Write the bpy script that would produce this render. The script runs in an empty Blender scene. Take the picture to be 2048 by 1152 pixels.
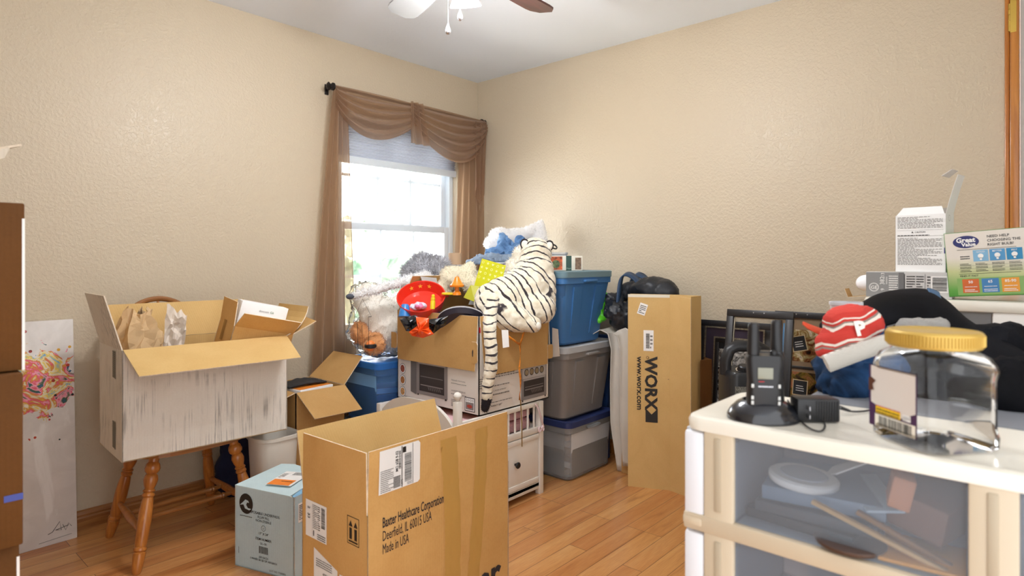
import bpy, bmesh, math, random
from mathutils import Vector, Matrix, noise
SC = bpy.context.scene
COL = SC.collection
PI = math.pi
R_ = math.radians
random.seed(7)
# ------------------------------------------------------------------ camera, world, exposure
FPX = 1225.0                                   # focal length in pixels of the 2048 px wide frame
CAM = Vector((-3.15, -3.14, 1.153))
ANG = R_(41.69)
FW = Vector((math.cos(ANG), math.sin(ANG), 0)); RT = Vector((math.sin(ANG), -math.cos(ANG), 0))
cd = bpy.data.cameras.new('camera'); cam = bpy.data.objects.new('camera', cd); COL.objects.link(cam)
cam.location = CAM; cam.rotation_euler = (PI/2, 0, ANG - PI/2)
cd.sensor_width = 36; cd.lens = FPX/2048*36; cd.shift_y = -(576-521)/2048; cd.clip_start = .02
cd.dof.use_dof = True; cd.dof.focus_distance = 3.0; cd.dof.aperture_fstop = 4.5
SC.camera = cam
SC.view_settings.view_transform = 'Standard'; SC.view_settings.look = 'None'
SC.view_settings.gamma = 1; SC.view_settings.use_curve_mapping = False
SC.view_settings.exposure = 0.34
w = bpy.data.worlds.new('world'); SC.world = w; w.use_nodes = True
nt = w.node_tree; nt.nodes.clear()
tc = nt.nodes.new('ShaderNodeTexCoord'); sx = nt.nodes.new('ShaderNodeSeparateXYZ')
mr = nt.nodes.new('ShaderNodeMapRange'); mr.inputs[1].default_value = .15; mr.inputs[2].default_value = .6
mr.inputs[3].default_value = 1.85; mr.inputs[4].default_value = 11.0      # the sky is brightest on the window's side
cr = nt.nodes.new('ShaderNodeMix'); cr.data_type = 'RGBA'
cr.inputs[6].default_value = (.97, .98, 1, 1); cr.inputs[7].default_value = (.93, .97, 1, 1)
bg = nt.nodes.new('ShaderNodeBackground'); wo = nt.nodes.new('ShaderNodeOutputWorld')
mr2 = nt.nodes.new('ShaderNodeMapRange'); mr2.inputs[1].default_value = .15; mr2.inputs[2].default_value = .6
nt.links.new(tc.outputs['Generated'], sx.inputs[0]); nt.links.new(sx.outputs[1], mr.inputs[0])
nt.links.new(sx.outputs[1], mr2.inputs[0]); nt.links.new(mr2.outputs[0], cr.inputs[0])
nt.links.new(cr.outputs[2], bg.inputs[0]); nt.links.new(mr.outputs[0], bg.inputs[1])
nt.links.new(bg.outputs[0], wo.inputs[0])
sd = bpy.data.lights.new('sun', 'SUN'); sd.energy = 34; sd.angle = R_(1.5); sd.color = (1, .97, .92)      # over the roof from the right, only reaches the yard outside
so = bpy.data.objects.new('sun', sd); COL.objects.link(so); so.rotation_euler = (R_(-3), R_(48), 0)
LAMP_W = 13.5                                   # watts of each of the fan's three bulbs

# ------------------------------------------------------------------ where a sight line meets a real plane
def ray(px, py): return FW + RT*((px-1024)/FPX) + Vector((0, 0, -(py-521)/FPX))
def P(px, py, d): return CAM + ray(px, py)*d
def ONZ(px, py, z): r = ray(px, py); return CAM + r*((z-CAM.z)/r.z)
def ONX(px, py, x): r = ray(px, py); return CAM + r*((x-CAM.x)/r.x)
def ONY(px, py, y): r = ray(px, py); return CAM + r*((y-CAM.y)/r.y)

# ------------------------------------------------------------------ materials
def lin(c):
    if isinstance(c, str): c = [int(c[i:i+2], 16)/255 for i in (0, 2, 4)]
    return tuple(((v/12.92) if v <= .04045 else ((v+.055)/1.055)**2.4) for v in c[:3])
MATS = {}
class N:
    def __init__(s, name):
        s.m = bpy.data.materials.new(name); s.m.use_nodes = True; s.t = s.m.node_tree
        s.b = s.t.nodes['Principled BSDF']; s.out = s.t.nodes['Material Output']; s._c = None
    def n(s, typ, **kw):
        x = s.t.nodes.new(typ)
        for k, v in kw.items():
            if k.startswith('i'):
                try: key = int(k[1:])
                except ValueError: key = k
                x.inputs[key].default_value = v
            else: setattr(x, k, v)
        return x
    def l(s, a, b): s.t.links.new(a, b)
    def co(s, scale=(1, 1, 1), rot=(0, 0, 0)):
        tc = s.n('ShaderNodeTexCoord'); mp = s.n('ShaderNodeMapping')
        mp.inputs['Scale'].default_value = scale; mp.inputs['Rotation'].default_value = rot
        s.l(tc.outputs['Object'], mp.inputs[0]); return mp.outputs[0]
    def noise(s, sc, det=3, dist=0, co=None, rough=.55):
        x = s.n('ShaderNodeTexNoise'); x.inputs['Scale'].default_value = sc; x.inputs['Detail'].default_value = det
        x.inputs['Distortion'].default_value = dist; x.inputs['Roughness'].default_value = rough
        s.l(co or s.co(), x.inputs['Vector']); return x.outputs['Fac']
    def ramp(s, fac, stops):
        x = s.n('ShaderNodeValToRGB'); e = x.color_ramp.elements
        while len(e) < len(stops): e.new(.5)
        for i, (p, c) in enumerate(stops):
            e[i].position = p; e[i].color = (*lin(c), 1) if isinstance(c, str) else (*c, 1)
        s.l(fac, x.inputs[0]); return x.outputs[0]
    def mix(s, f, a, b, mode='MIX'):
        x = s.n('ShaderNodeMix', data_type='RGBA', blend_type=mode)
        for i, v in ((0, f), (6, a), (7, b)):
            if hasattr(v, 'links'): s.l(v, x.inputs[i])
            elif i == 0: x.inputs[0].default_value = v
            else: x.inputs[i].default_value = (*(lin(v) if isinstance(v, str) else v), 1)
        return x.outputs[2]
    def math(s, op, a, b=0):
        x = s.n('ShaderNodeMath', operation=op)
        for i, v in ((0, a), (1, b)):
            if hasattr(v, 'links'): s.l(v, x.inputs[i])
            else: x.inputs[i].default_value = v
        return x.outputs[0]
    def bump(s, h, st, dist=.002):
        x = s.n('ShaderNodeBump'); x.inputs['Strength'].default_value = st; x.inputs['Distance'].default_value = dist
        s.l(h, x.inputs['Height']); s.l(x.outputs[0], s.b.inputs['Normal']); return x
def pm(name, col, rough=.6, metal=0, spec=.5, var=None, bump=None, coat=0, sheen=0, emit=0, sub=0):
    if name in MATS: return MATS[name]
    s = N(name); b = s.b; c = lin(col) if isinstance(col, str) else col
    b.inputs['Base Color'].default_value = (*c, 1); b.inputs['Roughness'].default_value = rough
    b.inputs['Metallic'].default_value = metal; b.inputs['Specular IOR Level'].default_value = spec
    b.inputs['Coat Weight'].default_value = coat; b.inputs['Sheen Weight'].default_value = sheen
    if var:
        sc, am = var
        s.l(s.ramp(s.noise(sc, 4), [(.3, tuple(v*(1-am) for v in c)), (.7, tuple(min(1, v*(1+am)) for v in c))]), b.inputs['Base Color'])
    if bump: s.bump(s.noise(bump[0], 4), bump[1], bump[2] if len(bump) > 2 else .002)
    if emit:
        b.inputs['Emission Color'].default_value = (*c, 1); b.inputs['Emission Strength'].default_value = emit
    MATS[name] = s.m; return s.m
def clearm(name, col, alpha, rough=.15, ior=1.45):
    # thin clear or frosted plastic: lets light straight through and reflects the room
    if name in MATS: return MATS[name]
    s = N(name); b = s.b; b.inputs['Base Color'].default_value = (*lin(col), 1); b.inputs['Roughness'].default_value = rough
    fr = s.n('ShaderNodeFresnel'); fr.inputs[0].default_value = ior
    f = s.math('MINIMUM', s.math('ADD', fr.outputs[0], alpha), 1)
    tr = s.n('ShaderNodeBsdfTransparent'); mx = s.n('ShaderNodeMixShader')
    tr.inputs[0].default_value = (*[min(1, .55+.45*v) for v in lin(col)], 1)
    if alpha <= .03:
        b = s.n('ShaderNodeBsdfGlossy'); b.inputs['Roughness'].default_value = rough
    s.l(f, mx.inputs[0]); s.l(tr.outputs[0], mx.inputs[1]); s.l(b.outputs[0], mx.inputs[2]); s.l(mx.outputs[0], s.out.inputs[0])
    MATS[name] = s.m; return s.m
def cardm(name, col, dark, flute=.35, smudge=None):
    s = N(name)
    n1 = s.noise(6, 4, .6); n2 = s.noise(160, 2, 0)
    c = s.ramp(n1, [(.25, dark), (.75, col)])
    c = s.mix(.18, c, s.ramp(n2, [(.35, dark), (.6, col)]))
    if smudge:                                                    # scuffed print along the flutes of a worn carton
        streak = s.noise(150, 4, 0, s.co((1, 1, .035))); patch = s.noise(5.5, 4, .8)
        f = s.math('MULTIPLY', s.ramp(streak, [(.5, (0, 0, 0)), (.62, (1, 1, 1))]), s.ramp(patch, [(.44, (.03, .03, .03)), (.66, (.8, .8, .8))]))
        c = s.mix(s.math('MULTIPLY', f, .75), c, smudge)
    s.l(c, s.b.inputs['Base Color']); s.b.inputs['Roughness'].default_value = .75; s.b.inputs['Specular IOR Level'].default_value = .3
    wv = s.n('ShaderNodeTexWave', wave_type='BANDS', bands_direction='DIAGONAL'); wv.inputs['Scale'].default_value = 70; wv.inputs['Distortion'].default_value = .4
    s.l(s.co((1, 1, 0)), wv.inputs['Vector'])
    h = s.math('ADD', s.math('MULTIPLY', wv.outputs['Fac'], flute), s.math('MULTIPLY', s.noise(25, 4), .7))
    s.bump(h, .25, .0015); MATS[name] = s.m; return s.m
def woodm(name, c1, c2, axis=(1, 1, .12), sc=30, rough=.35):
    s = N(name); n1 = s.noise(sc, 5, 1.2, s.co(axis)); s.l(s.ramp(n1, [(.3, c2), (.65, c1)]), s.b.inputs['Base Color'])
    s.b.inputs['Roughness'].default_value = rough; s.b.inputs['Coat Weight'].default_value = .25; s.b.inputs['Coat Roughness'].default_value = .2
    s.bump(n1, .12, .001); MATS[name] = s.m; return s.m

CARD = cardm('kraft_cardboard', 'C9A066', 'B98F55'); CARDIN = cardm('kraft_cardboard_inside', 'D9B679', 'CCA668')
CARDD = cardm('brown_cardboard', 'DCAE6C', 'CC9A58'); EDGE = pm('cardboard_cut_edge', 'E3D3BC', .8, var=(90, .15))
WCARD = cardm('white_cardboard', 'E6DFD4', 'DAD0C2', .6, smudge='5E5650'); WCARD2 = cardm('white_cardboard_clean', 'E3D8C6', 'D8CCB8', .5)
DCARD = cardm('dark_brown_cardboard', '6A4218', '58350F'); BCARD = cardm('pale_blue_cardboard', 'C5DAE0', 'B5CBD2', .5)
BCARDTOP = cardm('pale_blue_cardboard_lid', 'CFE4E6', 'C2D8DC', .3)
WHITE = pm('white_paper', 'F4F2EE', .6); PRINTW = pm('white_print', 'FAFAF8', .5); INK = pm('black_ink', '23211F', .55); GREYINK = pm('grey_ink', '77736E', .6)
BLACKP = pm('black_plastic', '1B1B1D', .38, bump=(300, .1, .0004)); WPLAS = pm('white_painted_wood', 'EFEAE0', .35)
STEEL = pm('brushed_steel', 'B9B9BC', .3, 1); CHROME = pm('chrome', 'E2E2E4', .12, 1); BRASS = pm('brass', 'D9B65A', .3, 1)
TAPE = clearm('clear_packing_tape', 'C79A52', .24, .2)
CLEAR = clearm('clear_plastic', 'FFFFFF', .03, .05)

# ------------------------------------------------------------------ mesh building
def loc(p): return Matrix.Translation(Vector(p))
def rz(a): return Matrix.Rotation(R_(a), 4, 'Z')
def rx(a): return Matrix.Rotation(R_(a), 4, 'X')
def ry(a): return Matrix.Rotation(R_(a), 4, 'Y')
def frame(o, x, y):
    x = Vector(x).normalized(); y = Vector(y); y = (y - x*y.dot(x)).normalized(); z = x.cross(y)
    m = Matrix((x, y, z)).transposed().to_4x4(); m.translation = Vector(o); return m
def rootof(o):
    while o.parent: o = o.parent
    return o
TXT = {}
def textmesh(s, bold=0.0, sx=1.0):
    k = (s, bold)
    if k not in TXT:
        cu = bpy.data.curves.new('t', 'FONT'); cu.body = s; cu.size = 1; cu.offset = bold; cu.resolution_u = 2
        ob = bpy.data.objects.new('t', cu); me = ob.to_mesh()
        TXT[k] = ([v.co.copy() for v in me.vertices], [tuple(p.vertices) for p in me.polygons])
        ob.to_mesh_clear(); bpy.data.objects.remove(ob); bpy.data.curves.remove(cu)
    return TXT[k]
class MB:
    def __init__(s, T=None): s.T = T or Matrix(); s.V = []; s.F = []; s.M = []; s.S = []; s.mats = []; s.attr = None
    def mi(s, m):
        if m not in s.mats: s.mats.append(m)
        return s.mats.index(m)
    def add(s, vs, fs, mat, smooth=False, T=None):
        X = s.T @ T if T else s.T; b = len(s.V); k = s.mi(mat)
        s.V += [X @ Vector(v) for v in vs]
        s.F += [tuple(b+i for i in f) for f in fs]; s.M += [k]*len(fs); s.S += [smooth]*len(fs); return s
    def box(s, c, size, mat, T=None, r=0, seg=2):
        bm = bmesh.new(); bmesh.ops.create_cube(bm, size=1)
        for v in bm.verts: v.co = Vector((v.co.x*size[0], v.co.y*size[1], v.co.z*size[2]))
        if r: bmesh.ops.bevel(bm, geom=bm.edges[:], offset=min(r, min(size)*.49), segments=seg, affect='EDGES', profile=.5)
        s._bm(bm, mat, (T or Matrix()) @ loc(c), bool(r)); return s
    def _bm(s, bm, mat, T, smooth):
        bm.verts.index_update(); s.add([v.co.copy() for v in bm.verts], [tuple(v.index for v in f.verts) for f in bm.faces], mat, smooth, T); bm.free()
    def b2(s, a, b, mat, T=None, r=0):
        a = Vector(a); b = Vector(b); return s.box((a+b)/2, [abs(x) for x in (b-a)], mat, T, r)
    def slab(s, pts, t, mat, edge=None, T=None):
        # a flat panel with thickness t behind its face
        pts = [Vector(p) for p in pts]; n = (pts[1]-pts[0]).cross(pts[-1]-pts[0]).normalized(); k = len(pts)
        vs = pts + [p - n*t for p in pts]
        s.add(vs, [tuple(range(k)), tuple(range(2*k-1, k-1, -1))], mat, False, T)
        s.add(vs, [(i, i+k, (i+1) % k + k, (i+1) % k) for i in range(k)], edge or mat, False, T); return s
    def poly(s, pts, mat, T=None): s.add(pts, [tuple(range(len(pts)))], mat, False, T); return s
    def rect(s, x0, y0, x1, y1, mat, T=None, z=.001): return s.poly([(x0, y0, z), (x1, y0, z), (x1, y1, z), (x0, y1, z)], mat, T)
    def disc(s, x, y, r, mat, T=None, z=.0015, r2=None, n=24):
        r2 = r2 or r; return s.poly([(x+r*math.cos(2*PI*i/n), y+r2*math.sin(2*PI*i/n), z) for i in range(n)], mat, T)
    def ring(s, x, y, r, w, mat, T=None, z=.0015, n=24):
        vs = []; 
        for i in range(n):
            c, q = math.cos(2*PI*i/n), math.sin(2*PI*i/n); vs += [(x+r*c, y+r*q, z), (x+(r-w)*c, y+(r-w)*q, z)]
        s.add(vs, [(2*i, (2*i+2) % (2*n), (2*i+3) % (2*n), 2*i+1) for i in range(n)], mat, False, T); return s
    def text(s, t, x, y, size, mat, T=None, bold=0, z=.0018, rot=0, sx=1.0, align='L', fit=None):
        vs, fs = textmesh(t, bold)
        if not vs: return s
        wd = max(v.x for v in vs)
        if fit: sx = fit/(wd*size)
        ox = {'L': 0, 'C': -wd/2, 'R': -wd}[align]
        X = (T or Matrix()) @ loc((x, y, z)) @ rz(rot) @ Matrix.Diagonal((size*sx, size, 1, 1)) @ loc((ox, 0, 0))
        s.add(vs, fs, mat, False, X); return s
    def lines(s, x0, y0, x1, y1, n, mat, T=None, fill=.45, seed=1, z=.0018):
        # paragraphs too small to read: rows of word-length dashes
        rd = random.Random(seed); h = (y1-y0)/n
        for i in range(n):
            x = x0; y = y1-(i+1)*h; end = x0+(x1-x0)*(1 if rd.random() < .75 else rd.uniform(.4, .9))
            while x < end:
                wl = (x1-x0)*rd.uniform(.03, .10); s.rect(x, y, min(x+wl, end), y+h*fill, mat, T, z); x += wl+(x1-x0)*.018
        return s
    def bars(s, x0, y0, x1, y1, mat, T=None, seed=3, vert=False, z=.0018):
        rd = random.Random(seed); a, b = (y0, y1) if vert else (x0, x1); L = b-a; x = a
        while x < b:
            wd = L*rd.choice((.008, .014, .022)); 
            if vert: s.rect(x0, x, x1, min(x+wd, b), mat, T, z)
            else: s.rect(x, y0, min(x+wd, b), y1, mat, T, z)
            x += wd+L*rd.choice((.009, .015, .02))
        return s
    def tube(s, pts, r, mat, n=8, closed=False, caps=True, flat=1.0):
        pts = [Vector(p) for p in pts]; rs = r if isinstance(r, (list, tuple)) else [r]*len(pts); L = len(pts); vs = []; up = Vector((0, 0, 1)); prev = None
        for i, p in enumerate(pts):
            a = pts[(i-1) % L] if closed or i else p; b = pts[(i+1) % L] if closed or i < L-1 else p; t = (b-a).normalized()
            if prev is None: prev = t.orthogonal().normalized() if abs(t.dot(up)) > .95 else t.cross(up).normalized()
            prev = (prev - t*prev.dot(t)).normalized(); q = t.cross(prev)
            for k in range(n): th = 2*PI*k/n; vs.append(p+(prev*math.cos(th)+q*math.sin(th)*flat)*rs[i])
        fs = []
        for i in range(L if closed else L-1):
            j = (i+1) % L
            for k in range(n): fs.append((i*n+k, i*n+(k+1) % n, j*n+(k+1) % n, j*n+k))
        if caps and not closed: fs += [tuple(range(n-1, -1, -1)), tuple(range((L-1)*n, L*n))]
        s.add(vs, fs, mat, True); return s
    def lathe(s, prof, mat, T=None, n=24, sq=0, cap=True):
        vs = []
        for (r, z) in prof:
            for k in range(n):
                th = 2*PI*k/n; c, q = math.cos(th), math.sin(th); f = 1
                if sq: f = 1/((abs(c)**sq+abs(q)**sq)**(1/sq))
                vs.append((r*c*f, r*q*f, z))
        fs = [(i*n+k, i*n+(k+1) % n, (i+1)*n+(k+1) % n, (i+1)*n+k) for i in range(len(prof)-1) for k in range(n)]
        if cap:
            fs.append(tuple(range(n-1, -1, -1))); b = (len(prof)-1)*n; fs.append(tuple(range(b, b+n)))
        s.add(vs, fs, mat, True, T); return s
    def grid(s, f, nu, nv, mat, T=None, smooth=True):
        vs = [f(i/nu, j/nv) for i in range(nu+1) for j in range(nv+1)]
        fs = [(i*(nv+1)+j, (i+1)*(nv+1)+j, (i+1)*(nv+1)+j+1, i*(nv+1)+j+1) for i in range(nu) for j in range(nv)]
        s.add(vs, fs, mat, smooth, T); return s
    def prism(s, pts2, z0, z1, mat, T=None, smooth=False):
        k = len(pts2); vs = [(x, y, z0) for x, y in pts2]+[(x, y, z1) for x, y in pts2]
        s.add(vs, [tuple(range(k-1, -1, -1)), tuple(range(k, 2*k))]+[(i, (i+1) % k, (i+1) % k+k, i+k) for i in range(k)], mat, smooth, T); return s
    def ell(s, c, rad, mat, T=None, u=20, v=12):
        rad = (rad,)*3 if not hasattr(rad, '__len__') else rad
        bm = bmesh.new(); bmesh.ops.create_uvsphere(bm, u_segments=u, v_segments=v, radius=1)
        s._bm(bm, mat, (T or Matrix()) @ loc(c) @ Matrix.Diagonal((*rad, 1)), True); return s
    def blob(s, prims, voxel, mat, disp=None, smooth_it=4):
        # capsules (p0, p1, r0, r1) and balls (p, r or (rx,ry,rz)) melted into one skin; disp = (amount, scale[, ridged])
        t = MB()
        for q in prims:
            if len(q) == 2: t.ell(q[0], q[1], mat, u=20, v=14)
            else:
                a, b, r0, r1 = q; a = Vector(a); b = Vector(b); k = max(2, int((b-a).length/(min(r0, r1)*.3))+1)
                for i in range(k+1): f = i/k; t.ell(a.lerp(b, f), r0+(r1-r0)*f, mat, u=16, v=10)
        me = bpy.data.meshes.new('tmp'); me.from_pydata(t.V, [], t.F); ob = bpy.data.objects.new('tmp', me); COL.objects.link(ob)
        m = ob.modifiers.new('r', 'REMESH'); m.mode = 'VOXEL'; m.voxel_size = voxel
        m = ob.modifiers.new('s', 'SMOOTH'); m.iterations = smooth_it; m.factor = .5
        dg = bpy.context.evaluated_depsgraph_get(); dg.update(); e = ob.evaluated_get(dg); em = e.to_mesh()
        vs = [v.co.copy() for v in em.vertices]; ns = [v.normal.copy() for v in em.vertices]; fs = [tuple(p.vertices) for p in em.polygons]
        e.to_mesh_clear(); bpy.data.objects.remove(ob); bpy.data.meshes.remove(me)
        if disp:
            for i, v in enumerate(vs):
                h = noise.fractal(v*disp[1], .6, 2.1, 4)
                if len(disp) > 2: h = .35-abs(noise.noise(v*disp[1]+Vector((h*.6, 0, 0))))*1.6
                vs[i] = v + ns[i]*h*disp[0]
        s.lastv, s.lastn, s.lastf = vs, ns, fs
        s.add(vs, fs, mat, True); return s
    def fur(s, n, length, wid, mat, comb=Vector((0, 0, -.5)), seed=1, where=None):
        rd = random.Random(seed); c = 0; vs = []; fs = []
        while c < n:
            f = s.lastf[rd.randrange(len(s.lastf))]; i = f[0]; p = s.lastv[i].lerp(s.lastv[f[1]], rd.random()).lerp(s.lastv[f[2]], rd.random()*.6); c += 1
            if where and not where(p): continue
            d = (s.lastn[i]+comb*.7+Vector((rd.uniform(-.4, .4),)*1+(rd.uniform(-.4, .4), rd.uniform(-.4, .4)))).normalized()
            sd = d.cross(s.lastn[i]); sd = (sd if sd.length > .05 else d.orthogonal()).normalized()*wid; L = length*rd.uniform(.5, 1.1); b = len(vs)
            vs += [p-sd, p+sd, p+d*L]; fs.append((b, b+1, b+2))
        s.add(vs, fs, mat, False); return s
    def build(s, name, parent=None, tag=None, origin=None, kind=None, angle=35, attr=None, label=None, solid=None, sub=0):
        me = bpy.data.meshes.new(name)
        if parent: X = rootof(parent).matrix_basis.inverted()
        else:
            if origin is None:
                mn = [min(v[i] for v in s.V) for i in range(3)]; mx = [max(v[i] for v in s.V) for i in range(3)]
                origin = Vector(((mn[0]+mx[0])/2, (mn[1]+mx[1])/2, mn[2]))
            X = loc(-Vector(origin))
        me.from_pydata([X @ v for v in s.V], [], s.F)
        for m in s.mats: me.materials.append(m)
        me.polygons.foreach_set('material_index', s.M); me.polygons.foreach_set('use_smooth', s.S)
        if attr: a = me.attributes.new('stripe', 'FLOAT', 'POINT'); a.data.foreach_set('value', attr)
        if any(s.S): me.set_sharp_from_angle(angle=R_(angle))
        me.update()
        o = bpy.data.objects.new(name, me); COL.objects.link(o)
        if parent: o.parent = parent
        else: o.location = origin
        if tag: settag(o, *tag)
        if kind: o['kind'] = kind
        if label: o['label'] = label
        if solid: m = o.modifiers.new('thick', 'SOLIDIFY'); m.thickness = solid; m.offset = 0
        if sub: m = o.modifiers.new('sub', 'SUBSURF'); m.levels = m.render_levels = sub
        return o
def settag(o, label, cat, group=None):
    o['label'] = label; o['category'] = cat
    if group: o['group'] = group
def thing(name, label, cat, M=None, group=None):
    o = bpy.data.objects.new(name, None); COL.objects.link(o); o.matrix_basis = M if isinstance(M, Matrix) else loc(M or (0, 0, 0))
    o.empty_display_size = .05; settag(o, label, cat, group); return o
# ------------------------------------------------------------------ the room
H = 2.44; WX0, WX1, WZ0, WZ1 = -1.15, -.20, .69, 2.04
def wallmat():
    s = N('beige_textured_paint'); s.b.inputs['Base Color'].default_value = (*lin('CCBDA4'), 1); s.b.inputs['Roughness'].default_value = .34
    s.b.inputs['Specular IOR Level'].default_value = .38
    a = s.noise(75, 3, .3); b = s.noise(28, 3, .5)
    h = s.math('ADD', s.ramp(a, [(.42, (0, 0, 0)), (.62, (1, 1, 1))]), s.math('MULTIPLY', b, .8)); s.bump(h, .42, .0022); return s.m
WALL = wallmat()
def ceilmat():
    s = N('white_ceiling_texture'); s.b.inputs['Base Color'].default_value = (*lin('EDF3FA'), 1); s.b.inputs['Roughness'].default_value = .85
    s.bump(s.noise(40, 5, .8), .35, .003); return s.m
def floormat():
    s = N('oak_strip_floor'); co = s.co((1, 1, 1))
    def brick(bw, off, c1, c2, mort=.0011):
        x = s.n('ShaderNodeTexBrick', offset=off, offset_frequency=3, squash=1); s.l(co, x.inputs['Vector'])
        x.inputs['Scale'].default_value = 1; x.inputs['Brick Width'].default_value = bw; x.inputs['Row Height'].default_value = .083
        x.inputs['Mortar Size'].default_value = mort; x.inputs['Mortar Smooth'].default_value = .3; x.inputs['Bias'].default_value = 0
        x.inputs['Color1'].default_value = (*lin(c1), 1); x.inputs['Color2'].default_value = (*lin(c2), 1); x.inputs['Mortar'].default_value = (*lin('6A4322'), 1); return x
    b1 = brick(.83, .37, 'C47E44', 'DFA664'); b2 = brick(.83, .37, '000000', 'FFFFFF')
    seed = s.n('ShaderNodeVectorMath', operation='MULTIPLY_ADD'); s.l(b2.outputs[0], seed.inputs[0]); seed.inputs[1].default_value = (7, 7, 7)
    mp = s.n('ShaderNodeMapping'); mp.inputs['Scale'].default_value = (.9, 9, 1); s.l(co, mp.inputs[0]); s.l(mp.outputs[0], seed.inputs[2])
    g = s.noise(2.0, 5, .7, seed.outputs[0]); g2 = s.noise(30, 3, 0, s.co((.5, 12, 1)))
    c = s.mix(.38, b1.outputs[0], s.ramp(g, [(.3, 'A8652F'), (.5, 'D3965A'), (.7, 'E8BA80')]), 'MIX')
    c = s.mix(.3, c, s.ramp(g, [(.28, '9A6030'), (.42, 'FFFFFF')]), 'MULTIPLY')
    c = s.mix(.25, c, s.ramp(g2, [(.35, 'B07A48'), (.6, 'FFFFFF')]), 'MULTIPLY')
    c = s.mix(b1.outputs['Fac'], c, '5E3B1E')
    s.l(c, s.b.inputs['Base Color']); s.b.inputs['Roughness'].default_value = .32; s.b.inputs['Coat Weight'].default_value = .35; s.b.inputs['Coat Roughness'].default_value = .18
    s.bump(s.math('SUBTRACT', g, b1.outputs['Fac']), .15, .001); return s.m
XL, YF = -3.72, -3.75
MB().b2((XL, YF, -.1), (0.12, .12, 0), floormat()).build('floor', kind='structure', origin=(0, 0, 0))
MB().b2((XL, YF, H), (.12, .12, H+.1), ceilmat()).build('ceiling', kind='structure', origin=(0, 0, 0))
m = MB(); Y1 = .13
for a, b in (((XL, 0, 0), (WX0, Y1, H)), ((WX1, 0, 0), (0.12, Y1, H)), ((WX0, 0, 0), (WX1, Y1, WZ0)), ((WX0, 0, WZ1), (WX1, Y1, H))): m.b2(a, b, WALL)
m.build('wall_back', kind='structure', origin=(0, 0, 0))
MB().b2((0, -3.0, 0), (.12, 0, H), WALL).build('wall_right', kind='structure', origin=(0, 0, 0))
MB().b2((XL-.1, -2.7, 0), (XL, 0, H), WALL).build('wall_left', kind='structure', origin=(0, 0, 0))
MB().b2((-1.9, YF-.1, 0), (.12, YF, H), WALL).build('wall_front', kind='structure', origin=(0, 0, 0))
OAK = woodm('honey_oak', 'C07A35', '9C5A22', (1, 1, .1), 40, .32)
OAKX = woodm('honey_oak_long', 'A9713A', '8A5526', (.08, 1, 1), 40, .35)
def profile(m, a, b, axis, pts, mat):
    # extrude a moulding profile (offset from wall, height) between two ends along x or y
    vs = []; k = len(pts)
    for e in (a, b):
        for o, z in pts: vs.append((e, -o, z) if axis == 'x' else (-o, e, z))
    m.add(vs, [tuple(range(k)), tuple(range(2*k-1, k-1, -1))]+[(i, i+k, (i+1) % k+k, (i+1) % k) for i in range(k)], mat)
bp = [(0, 0), (.014, 0), (.014, .045), (.011, .052), (.011, .060), (.006, .072), (0, .078)]
m = MB(); profile(m, XL, 0, 'x', bp, OAKX); m.build('baseboard_back', kind='structure', origin=(0, 0, 0))
m = MB(); profile(m, -2.98, 0, 'y', bp, OAK); m.build('baseboard_right', kind='structure', origin=(0, 0, 0))
# door casing, jamb and open white door at the right edge
OAKD = woodm('door_casing_oak', 'C98438', 'A8621E', (1, 1, .05), 30, .3)
m = MB(); m.b2((-.016, -2.998, 0), (.0, -2.982, H-.02), OAKD, r=.004); m.build('trim_1', kind='structure', origin=(0, -2.98, 0))
m = MB(); m.b2((-.045, -3.028, 0), (.12, -3.0, H-.02), OAKD, r=.003); m.build('trim_2', kind='structure', origin=(0, -3.01, 0))
m = MB(); m.b2((-.012, -3.80, 0), (.03, -3.03, H-.03), pm('white_door_paint', 'EDEFEE', .5), r=.003)
dr = m.build('door_1', kind='structure', origin=(0, -3.4, 0))
m = MB()
for k in range(5): m.tube([(-.026, -2.999, 2.06+k*.022), (-.026, -2.999, 2.081+k*.022)], .0055, BRASS, 10)
m.b2((-.0465, -3.02, 2.05), (-.0445, -3.001, 2.18), BRASS); m.build('hinge', parent=dr)
# light switch
t = thing('light_switch', 'ivory light switch plate on the beige wall above the bulb box', 'light switch', (0, -2.92, 1.22))
m = MB(); m.b2((-.006, -2.958, 1.16), (0, -2.882, 1.275), pm('ivory_plastic', 'F1EAD2', .35), r=.003); m.build('plate', t)
m = MB(); m.b2((-.014, -2.925, 1.205), (-.004, -2.915, 1.232), pm('ivory_plastic', 'F1EAD2'), r=.002); m.build('toggle', t)
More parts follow.
